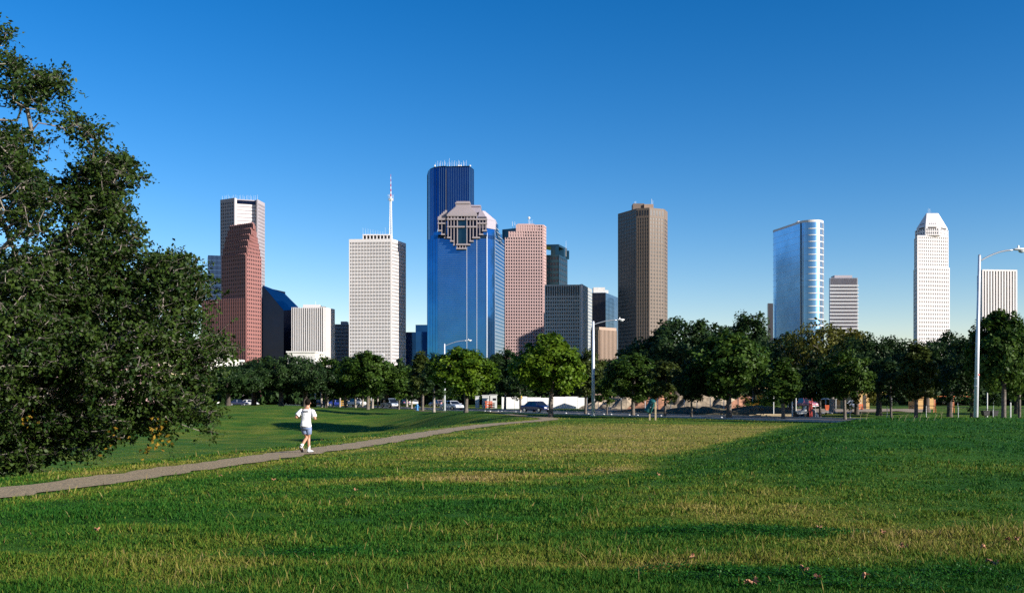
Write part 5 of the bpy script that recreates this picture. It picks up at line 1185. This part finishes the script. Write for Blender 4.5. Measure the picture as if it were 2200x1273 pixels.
MB().loft([[(x + 1.4, Y - .4, zg + .7), (x + 1.9, Y - .4, zg + .7), (x + 1.9, Y + .4, zg + .7), (x + 1.4, Y + .4, zg + .7)], [(x + 1.5, Y - .4, zg + .1), (x + 1.75, Y - .4, zg + .1), (x + 1.75, Y + .4, zg + .1), (x + 1.5, Y + .4, zg + .1)]]).build('bucket', M['yellow'], o, L)
# timber pile and dark crate, tarpaulin, motorbike-like white machine
def pile():
    Y = 98; x = KX(1685) * Y; zg = G(x, Y); g2 = np.random.default_rng(3); L = (x, Y, zg); o = empty('timber_pile', L, 'low pile of pale planks behind the pale tree stem', 'timber')
    for k in range(14):
        a_ = g2.uniform(-.25, .25); cx, cy = x + g2.uniform(-2.2, 2.2), Y + g2.uniform(-.5, .6); u = (math.cos(a_), math.sin(a_)); z = zg + .02 + .09 * (k % 4)
        MB().obox((cx, cy), u, (u[1], -u[0]), -1.5, 1.5, -.1, .1, z, z + .07).build('plank', M['wood'], o, L)
pile()
def crate(label, px, Y, w_, h_, col, d=1.0, name='crate'):
    x = KX(px) * Y; zg = G(x, Y); L = (x, Y, zg); o = empty(name, L, label, 'crate'); MB().box(x - w_ / 2, x + w_ / 2, Y, Y + d, zg, zg + h_).build('box', M[col], o, L, bevel=.02)
    for f in (-.5, 0, .5): MB().box(x + w_ * f * .94 - .05, x + w_ * f * .94 + .05, Y - .04, Y, zg, zg + h_).build('batten', M[col], o, L)
crate('dark open crate right of the timber pile', 1690, 104, 1.4, .75, 'bark_dark'); crate('dark crate with pale lids left of the pale tree stem', 1663, 103, 1.5, .55, 'bark_dark')
def site_bike():
    Y = 92; x = KX(1722) * Y; zg = G(x, Y); L = (x, Y, zg); o = empty('motorbike', L, 'small white motorbike parked beside a dark cover', 'motorbike')
    for s_ in (-.5, .5): w_ = MB().tube([(x + s_ - .0, Y - .05, zg + .27), (x + s_, Y + .05, zg + .27)], .27, 14).build('wheel', M['black'], o, L); MB().tube([(x + s_, Y - .06, zg + .27), (x + s_, Y + .06, zg + .27)], .14, 10).build('rim', M['rim'], w_)
    MB().loft([[(x - .45, Y - .1, zg + .35), (x + .45, Y - .1, zg + .35), (x + .45, Y + .1, zg + .35), (x - .45, Y + .1, zg + .35)], [(x - .5, Y - .12, zg + .62), (x + .3, Y - .12, zg + .72), (x + .3, Y + .12, zg + .72), (x - .5, Y + .12, zg + .62)]]).build('body', M['white_paint'], o, L, bevel=.03)
    MB().hexa([(x + .2, Y - .14, zg + .6), (x + .5, Y - .14, zg + .5), (x + .5, Y + .14, zg + .5), (x + .2, Y + .14, zg + .6), (x + .15, Y - .12, zg + 1.05), (x + .3, Y - .12, zg + 1.0), (x + .3, Y + .12, zg + 1.0), (x + .15, Y + .12, zg + 1.05)]).build('fairing', M['white_paint'], o, L)
    MB().tube([(x + .42, Y, zg + .3), (x + .2, Y, zg + .98)], .03, 6).build('fork', M['steel'], o, L); MB().tube([(x + .16, Y - .3, zg + .98), (x + .16, Y + .3, zg + .98)], .02, 6).build('handlebar', M['black'], o, L)
site_bike()
heap('dark tarpaulin covered heap right of the white motorbike', 1735, 94, 1.1, .95, 'glass_dark', 0, 'covered_heap')
# pale plastic sheets on the ground
M['sheet'] = mat('sheet_white', (.6, .6, .62), .4, var=.2, scale=2)
for px0, px1, Y, lab in ((1757, 1792, 112, 'white plastic sheet spread left of the forked trunk'), (1808, 1850, 115, 'grey and white sheet spread before the yellow building')):
    g2 = np.random.default_rng(px0); x0, x1 = KX(px0) * Y, KX(px1) * Y; nx = 24; V = []; 
    for j in range(6):
        for i in range(nx): xx = x0 + (x1 - x0) * i / (nx - 1); yy = Y + j * .8 + g2.normal(0, .08); V.append((xx, yy, G(xx, yy) + .05 + .22 * g2.random()))
    ii = np.arange(6 * nx).reshape(6, nx); Qd = np.stack([ii[:-1, :-1], ii[:-1, 1:], ii[1:, 1:], ii[1:, :-1]], -1).reshape(-1, 4)
    tag(np_mesh('plastic_sheet', V, Qd, M['sheet'], loc=((x0 + x1) / 2, Y, G(x0, Y))), lab, 'sheet')
M['ochre'] = mat('ochre_plaster', (.66, .40, .15), .8, var=.06, scale=.5)
hut('yellow ochre building with dark narrow door behind the trees', 1838, 1868, 838, 172, 'ochre', 8, win=False, door=True, name='site_building')
hut('yellow ochre shed behind the orange swings', 1984, 2006, 853, 172, 'ochre', 4, win=False, name='site_building')
hut('pale yellow hut behind the leftmost orange swing leg', 1972, 1983, 858, 168, 'ochre', 4, win=False, name='site_building')
Y = 182; x0, x1 = KX(1752) * Y, KX(1842) * Y; zg = G(x0, Y); L = (x0, Y, zg); o = empty('shelter', L, 'long dark shelter with thin white roof edge on the building site', 'shelter')
MB().box(x0, x1, Y, Y + 4, zg + 1.6, zg + 1.85).build('roof', M['white_paint'], o, L); MB().box(x0 + .2, x1 - .2, Y + 3, Y + 3.8, zg, zg + 1.6).build('back_wall', M['glass_dark'], o, L); [MB().box(x0 + k * (x1 - x0 - .2) / 4, x0 + k * (x1 - x0 - .2) / 4 + .12, Y + .1, Y + .22, zg, zg + 1.6).build('post', M['galv'], o, L) for k in range(5)]
# bare ground of the building site
vx = []; nx, ny = 60, 10
for j in range(ny):
    for i in range(nx):
        Yq = 128 + (168 - 128) * j / (ny - 1); px = 1262 + (2000 - 1262) * i / (nx - 1) ; xx = KX(px) * Yq; vx.append((xx, Yq, G(xx, Yq) + .02 + .1 * _h(i, j, 2)))
ii = np.arange(nx * ny).reshape(ny, nx); Qd = np.stack([ii[:-1, :-1], ii[:-1, 1:], ii[1:, 1:], ii[1:, :-1]], -1).reshape(-1, 4)
tag(np_mesh('ground_earth', vx, Qd, M['dirt'], smooth=True), kind='structure')
# orange swing set
Y = 122; x0, x1 = KX(1968) * Y, KX(2088) * Y; zg = G((x0 + x1) / 2, Y); L = ((x0 + x1) / 2, Y, zg); o = empty('swing_set', L, 'orange pipe swing frame on the lawn right of the building site', 'swing set')
hh = 1.95
MB().tube([(x0, Y, zg + hh), (x1, Y, zg + hh)], .05, 8).build('top_bar', M['orange_pipe'], o, L)
for k in range(4):
    xx = x0 + (x1 - x0) * k / 3
    for s_ in (-1, 1): MB().tube([(xx, Y, zg + hh), (xx + s_ * .55, Y + s_ * 1.0, zg - .1)], .05, 8).build('leg', M['orange_pipe'], o, L)
for k in range(3):
    xx = x0 + (x1 - x0) * (k + .5) / 3; st = MB().box(xx - .25, xx + .25, Y - .1, Y + .1, zg + .55, zg + .59).build('swing_seat', M['black'], o, L)
    for s_ in (-1, 1): MB().tube([(xx + s_ * .22, Y, zg + .58), (xx + s_ * .22, Y, zg + hh)], .012, 4).build('chain', M['steel'], st)
# black grills on posts
for px, lab in ((2117, 'black box grill left of the grey post'), (2135, 'black box grill right of the grey post')):
    Y = 78; x = KX(px) * Y; zg = G(x, Y); L = (x, Y, zg); o = empty('park_grill', L, lab, 'grill')
    MB().loft([[(x + a_ * w_, Y + b_ * .25, zg + z_) for a_, b_ in ((-1, -1), (1, -1), (1, 1), (-1, 1))] for w_, z_ in ((.17, .55), (.27, .93))]).build('fire_box', M['black'], o, L)
    MB().tube([(x, Y, zg - .1), (x, Y, zg + .55)], .05, 8).build('post', M['black'], o, L); MB().box(x - .28, x + .28, Y - .26, Y + .26, zg + .93, zg + .96).build('grate', M['trim'], o, L)
# fallen leaves near the camera
M['fallen'] = mat('fallen_leaf', (.40, .19, .10), .8, var=.3, scale=20)
g2 = np.random.default_rng(12)
for i_, (px, py) in enumerate(((1489, 1197), (1607, 1252), (1728, 1222), (1756, 1240), (1896, 1143), (1935, 1173), (1946, 1175), (2112, 1176), (2165, 1162), (2186, 1158), (2124, 1206), (2140, 1210), (1760, 1133), (208, 1137), (1414, 1019), (588, 1031), (474, 1022), (764, 1047), (1620, 1250), (1860, 1237))):
    Y = EYE * F / (py - HZ); x = KX(px) * Y
    for _ in range(4): Y = (EYE - G(x, Y) - .05) * F / (py - HZ); x = KX(px) * Y
    z = G(x, Y) + .06; s_ = .034 + .014 * g2.random(); mb = MB(); n = 9; rim = []
    for k in range(n * 2): an = math.pi * k / n; r_ = s_ * (1 if k % 2 == 0 else .55); rim.append((r_ * math.cos(an) * 1.2, r_ * math.sin(an), .018 * math.sin(an * 2 + i_) + .012 * (k % 2)))
    mb.v = [(0, 0, 0)] + rim; mb.f = [(0, 1 + k, 1 + (k + 1) % (2 * n)) for k in range(2 * n)]
    l_ = mb.build('fallen_leaf', M['fallen'], None, (0, 0, 0)); l_.location = (x, Y, z); l_.rotation_euler = (g2.uniform(-.5, .7), g2.uniform(-.5, .5), g2.uniform(0, 6))
    tag(l_, 'curled orange brown leaf lying on the near grass', 'leaf', 'fallen leaves scattered on the lawn')
# tall dry weeds on the mound crest
def weeds():
    g2 = np.random.default_rng(6)
    for gi, (cx, n, lab) in enumerate(((1862, 2, 'two tall thin grass stems standing up on the mound crest'), (1975, 8, 'loose tuft of weeds on the crest below the swings'))):
        Y = 41; x = KX(cx) * Y; zg = G(x, Y); mb = MB()
        for k in range(n):
            xx = x + (k - n / 2) * .28 + g2.uniform(-.05, .05); h_ = g2.uniform(.22, .38) if n > 2 else .5; z = G(xx, Y) - .02; ln_ = g2.uniform(.05, .25)
            mb.tube([(xx, Y, z), (xx + ln_ * .4, Y, z + h_ * .6), (xx + ln_, Y, z + h_)], [.005, .004, .003], 4)
            for q in range(4): mb.tube([(xx + ln_ * .5, Y, z + h_ * (.5 + .12 * q)), (xx + ln_ * .5 + g2.uniform(-.1, .1), Y + g2.uniform(-.05, .05), z + h_ * (.6 + .12 * q))], [.004, .002], 3)
        tag(mb.build('weed_stems', M['wood'], None, (x, Y, zg)), lab, 'weeds')
weeds()

# ------------------------------------------------------------------ the runner
def runner():
    Y = 32.6; x = KX(657) * Y; zg = G(x, Y) + .03; L = Vector((x, Y, zg)); o = empty('person', L, 'man in white T-shirt and grey blue shorts running away along the path', 'person'); S = 1.0
    M['skin'] = mat('skin', (.50, .26, .16), .5, var=.08, scale=6); M['hair'] = mat('hair', (.010, .007, .005), .9, var=.4, scale=30, spec=.08); M['shirt'] = mat('shirt_cotton', (1.0, 1.0, 1.0), .8, var=.01, scale=8, bump=.4)
    M['shorts'] = mat('shorts_cloth', (.19, .25, .42), .8, var=.1, scale=6, bump=.4); M['shoe'] = mat('shoe_white', (.95, .95, .95), .6, var=.05); M['sole'] = mat('shoe_sole', (.03, .03, .035), .8); M['sock'] = mat('sock', (.8, .8, .8), .9, var=.04)
    # joints, local metres: x right, y away, z up
    J = {}; bm_v = []; bm_e = []; rad = []
    def v(n, p, r, par=None):
        J[n] = len(bm_v); bm_v.append(p); rad.append(r)
        if par: bm_e.append((J[par], J[n]))
    v('pel', (0, .01, .93), (.115, .095)); v('w', (.0, .04, 1.10), (.11, .09), 'pel'); v('ch', (.01, .07, 1.30), (.15, .115), 'w'); v('ck', (.015, .09, 1.43), (.11, .085), 'ch'); v('nk', (.02, .10, 1.52), (.058, .06), 'ck'); v('hd0', (.025, .12, 1.60), (.072, .078), 'nk'); v('hd1', (.03, .13, 1.68), (.082, .098), 'hd0'); v('hd2', (.03, .125, 1.75), (.066, .08), 'hd1')
    # face looks along +y
    v('nose', (.03, .232, 1.655), (.014, .014), 'hd1')
    for s_, n in ((-1, 'l'), (1, 'r')):
        v('sh' + n, (.19 * s_, .085, 1.40), (.065, .065), 'ck')
        el = (-.335, -.04, 1.185) if s_ < 0 else (.325, .0, 1.13); wr = (-.25, .20, 1.18) if s_ < 0 else (.23, .24, 1.15)
        v('um' + n, tuple((a_ + b_) / 2 for a_, b_ in zip((.19 * s_, .085, 1.40), el)), (.05, .05), 'sh' + n)
        v('el' + n, el, (.043, .043), 'um' + n); v('fm' + n, tuple(a_ * .6 + b_ * .4 for a_, b_ in zip(el, wr)), (.042, .042), 'el' + n); v('wr' + n, wr, (.028, .028), 'fm' + n)
        pm = (wr[0] - s_ * .03, wr[1] + .06, wr[2] + .015); v('pm' + n, pm, (.026, .04), 'wr' + n)
        for f in range(4):
            b_ = (pm[0] - s_ * .005, pm[1] + .025, pm[2] + .035 - f * .022); v('k%d' % f + n, b_, (.010, .010), 'pm' + n); c_ = (b_[0] - s_ * .030, b_[1] + .012 - .002 * f, b_[2] - .004); v('m%d' % f + n, c_, (.009, .009), 'k%d' % f + n)
            v('t%d' % f + n, (c_[0] - s_ * .012, c_[1] - .028 + .003 * f, c_[2] - .004), (.008, .008), 'm%d' % f + n)
        v('th0' + n, (pm[0] - s_ * .02, pm[1] - .01, pm[2] + .045), (.011, .011), 'pm' + n); v('th1' + n, (pm[0] - s_ * .035, pm[1] + .02, pm[2] + .05), (.009, .009), 'th0' + n)
    legs = {'l': [(-.095, 0, .88), (.0, .10, .50), (-.085, -.24, .20)], 'r': [(.095, 0, .88), (.055, .14, .49), (.075, .10, .10)]}
    for n, (hp, kn, an) in legs.items():
        v('hp' + n, hp, (.10, .10), 'pel'); v('td' + n, tuple((a_ + b_) / 2 for a_, b_ in zip(hp, kn)), (.078, .078), 'hp' + n); v('kn' + n, kn, (.053, .053), 'td' + n); v('cf' + n, tuple(a_ * .68 + b_ * .32 + (0, -.02, 0)[i_] for i_, (a_, b_) in enumerate(zip(kn, an))), (.056, .058), 'kn' + n); v('an' + n, an, (.036, .036), 'cf' + n)
    v('tol', (-.075, -.15, .085), (.035, .03), 'anl'); v('tor', (.11, .23, .045), (.038, .03), 'anr')
    me = bpy.data.meshes.new('body'); me.from_pydata(bm_v, bm_e, []); b = bpy.data.objects.new('body', me); C.objects.link(b); b.parent = o; me.materials.append(M['skin'])
    m = b.modifiers.new('skin', 'SKIN'); 
    for i_, sv in enumerate(me.skin_vertices[0].data): sv.radius = rad[i_]; sv.use_root = (i_ == 0)
    m.use_smooth_shade = True; q = b.modifiers.new('s', 'SUBSURF'); q.levels = 2; q.render_levels = 2
    # ears and hair
    def ell(c, rx, ry, n=20, ph=0): return [(c[0] + rx * math.cos(2 * math.pi * k / n), c[1] + ry * math.sin(2 * math.pi * k / n), c[2]) for k in range(n)]
    hr = MB(); hr.loft([ell((.025, .085, 1.585), .045, .03), ell((.027, .09, 1.62), .076, .062), ell((.03, .10, 1.67), .092, .088), ell((.03, .115, 1.72), .094, .105), ell((.03, .12, 1.765), .082, .098), ell((.03, .12, 1.80), .058, .075), ell((.03, .12, 1.822), .02, .03)]).build('hair', M['hair'], b, smooth=True)
    for s_ in (-1, 1): MB().ball((.03 + s_ * .088, .135, 1.66), .03, 8, 6, (.35, .7, 1)).build('ear', M['skin'], b, smooth=True)
    # shirt
    sh = MB(); g3 = np.random.default_rng(2)
    def rg(c, rx, ry, n=28, wob=0.0, sd=0): return [(c[0] + rx * math.copysign(abs(math.cos(a_)) ** .85, math.cos(a_)) * (1 + wob * math.sin(5 * a_ + sd)), c[1] + ry * math.copysign(abs(math.sin(a_)) ** .85, math.sin(a_)) * (1 + wob * math.sin(4 * a_ + sd * 2)), c[2] + wob * .25 * math.sin(3 * a_ + sd)) for a_ in [2 * math.pi * k / n for k in range(n)]]
    rows = [((.0, .0, .865), .188, .160, .035, 1), ((.0, .005, .93), .178, .150, .035, 2), ((.0, .02, 1.03), .160, .128, .04, 2.5), ((.0, .04, 1.14), .160, .126, .04, 3), ((.01, .065, 1.26), .178, .134, .03, 4), ((.012, .08, 1.36), .194, .132, .01, 5), ((.015, .09, 1.43), .180, .112, 0, 0), ((.018, .095, 1.475), .125, .085, 0, 0), ((.02, .10, 1.505), .072, .068, 0, 0)]
    sh.loft([rg(c, rx, ry, wob=w_, sd=sd) for c, rx, ry, w_, sd in rows]).build('shirt', M['shirt'], o, smooth=True)
    for s_, el in ((-1, (-.335, -.04, 1.185)), (1, (.325, .0, 1.13))):
        a_ = Vector((.13 * s_, .09, 1.41)); m1 = Vector((.205 * s_, .075, 1.375)); e_ = Vector((.19 * s_, .085, 1.4)).lerp(Vector(el), .68)
        MB().tube([a_, m1, m1.lerp(e_, .5), e_, e_ + (e_ - m1).normalized() * .02], [.075, .082, .084, .088, .080], 16).build('sleeve', M['shirt'], o, smooth=True)
    # dark print of short letter-like marks across the shoulders (unreadable in the photo)
    pr = MB(); g4 = random.Random(5)
    for row, z in enumerate((1.392, 1.365)):
        for k in range(9):
            x_ = -.085 + k * .022 + .01 * row; yb = .09 - .133 * math.sqrt(max(0, 1 - (x_ / .22) ** 2)) - (.0 if z > 1.38 else .0)
            for st in range(2): pr.box(x_ + st * .009, x_ + st * .009 + .005, yb - .016, yb + .03, z - .012, z + .010)
            zz = z + g4.choice((-.010, 0, .008)); pr.box(x_, x_ + .014, yb - .0165, yb + .03, zz - .003, zz + .003)
    M['print'] = mat('shirt_print', (.10, .11, .14), .8); pr.build('shirt_print', M['print'], o)
    # shorts
    st = MB(); st.loft([rg((0, .01, .95), .135, .10), rg((0, .01, .90), .152, .118), rg((0, .01, .84), .164, .134, wob=.02, sd=1), rg((0, .015, .775), .166, .138, wob=.03, sd=2)]).build('shorts', M['shorts'], o, smooth=True)
    for n, (hp, kn, an) in legs.items():
        h_, k_ = Vector(hp), Vector(kn); e_ = h_.lerp(k_, .62); a_ = h_.lerp(k_, .05); MB().tube([a_, h_.lerp(k_, .3), e_, e_ + (k_ - h_) * .02], [.098, .104, .100, .094], 18).build('shorts_leg', M['shorts'], o, smooth=True)
        A_ = Vector(an); K_ = Vector(kn); d = (K_ - A_).normalized(); MB().tube([A_ - d * .03, A_ + d * .06, A_ + d * .13, A_ + d * .14], [.045, .043, .047, .042], 14).build('sock', M['sock'], o, smooth=True)
    # shoes: planted right, trailing left with sole showing
    def shoe(heel, toe, up, name='shoe'):
        h_, t_ = Vector(heel), Vector(toe); f = (t_ - h_).normalized(); upv = (Vector(up) - f * Vector(up).dot(f)).normalized(); sd = f.cross(upv); Ln = .29; R2 = []; RS = []
        for q, w_, hh in ((0, .026, .05), (.05, .036, .075), (.25, .038, .082), (.5, .042, .062), (.75, .048, .045), (.93, .038, .032), (1, .018, .02)):
            c = h_ + f * Ln * q; R2.append([c + sd * (w_ * cx) + upv * (.016 + hh * cz) for cx, cz in ((-1, 0), (-1.02, .4), (-.7, .9), (0, 1.05), (.7, .9), (1.02, .4), (1, 0))])
            RS.append([c + sd * (w_ * 1.1 * cx) + upv * cz for cx, cz in ((-1, 0), (-1, .018), (1, .018), (1, 0))])
        s_ = MB().loft(R2).build(name, M['shoe'], o, smooth=True); MB().loft(RS).build('sole', M['sole'], s_)
    shoe((.06, .02, .004), (.145, .30, .004), (0, 0, 1))
    shoe((-.085, -.30, .26), (-.07, -.15, .02), (.05, .9, .45))
    o.scale = (.96, .96, .945); o.rotation_euler = (0, 0, -.12)
    return o
runner()
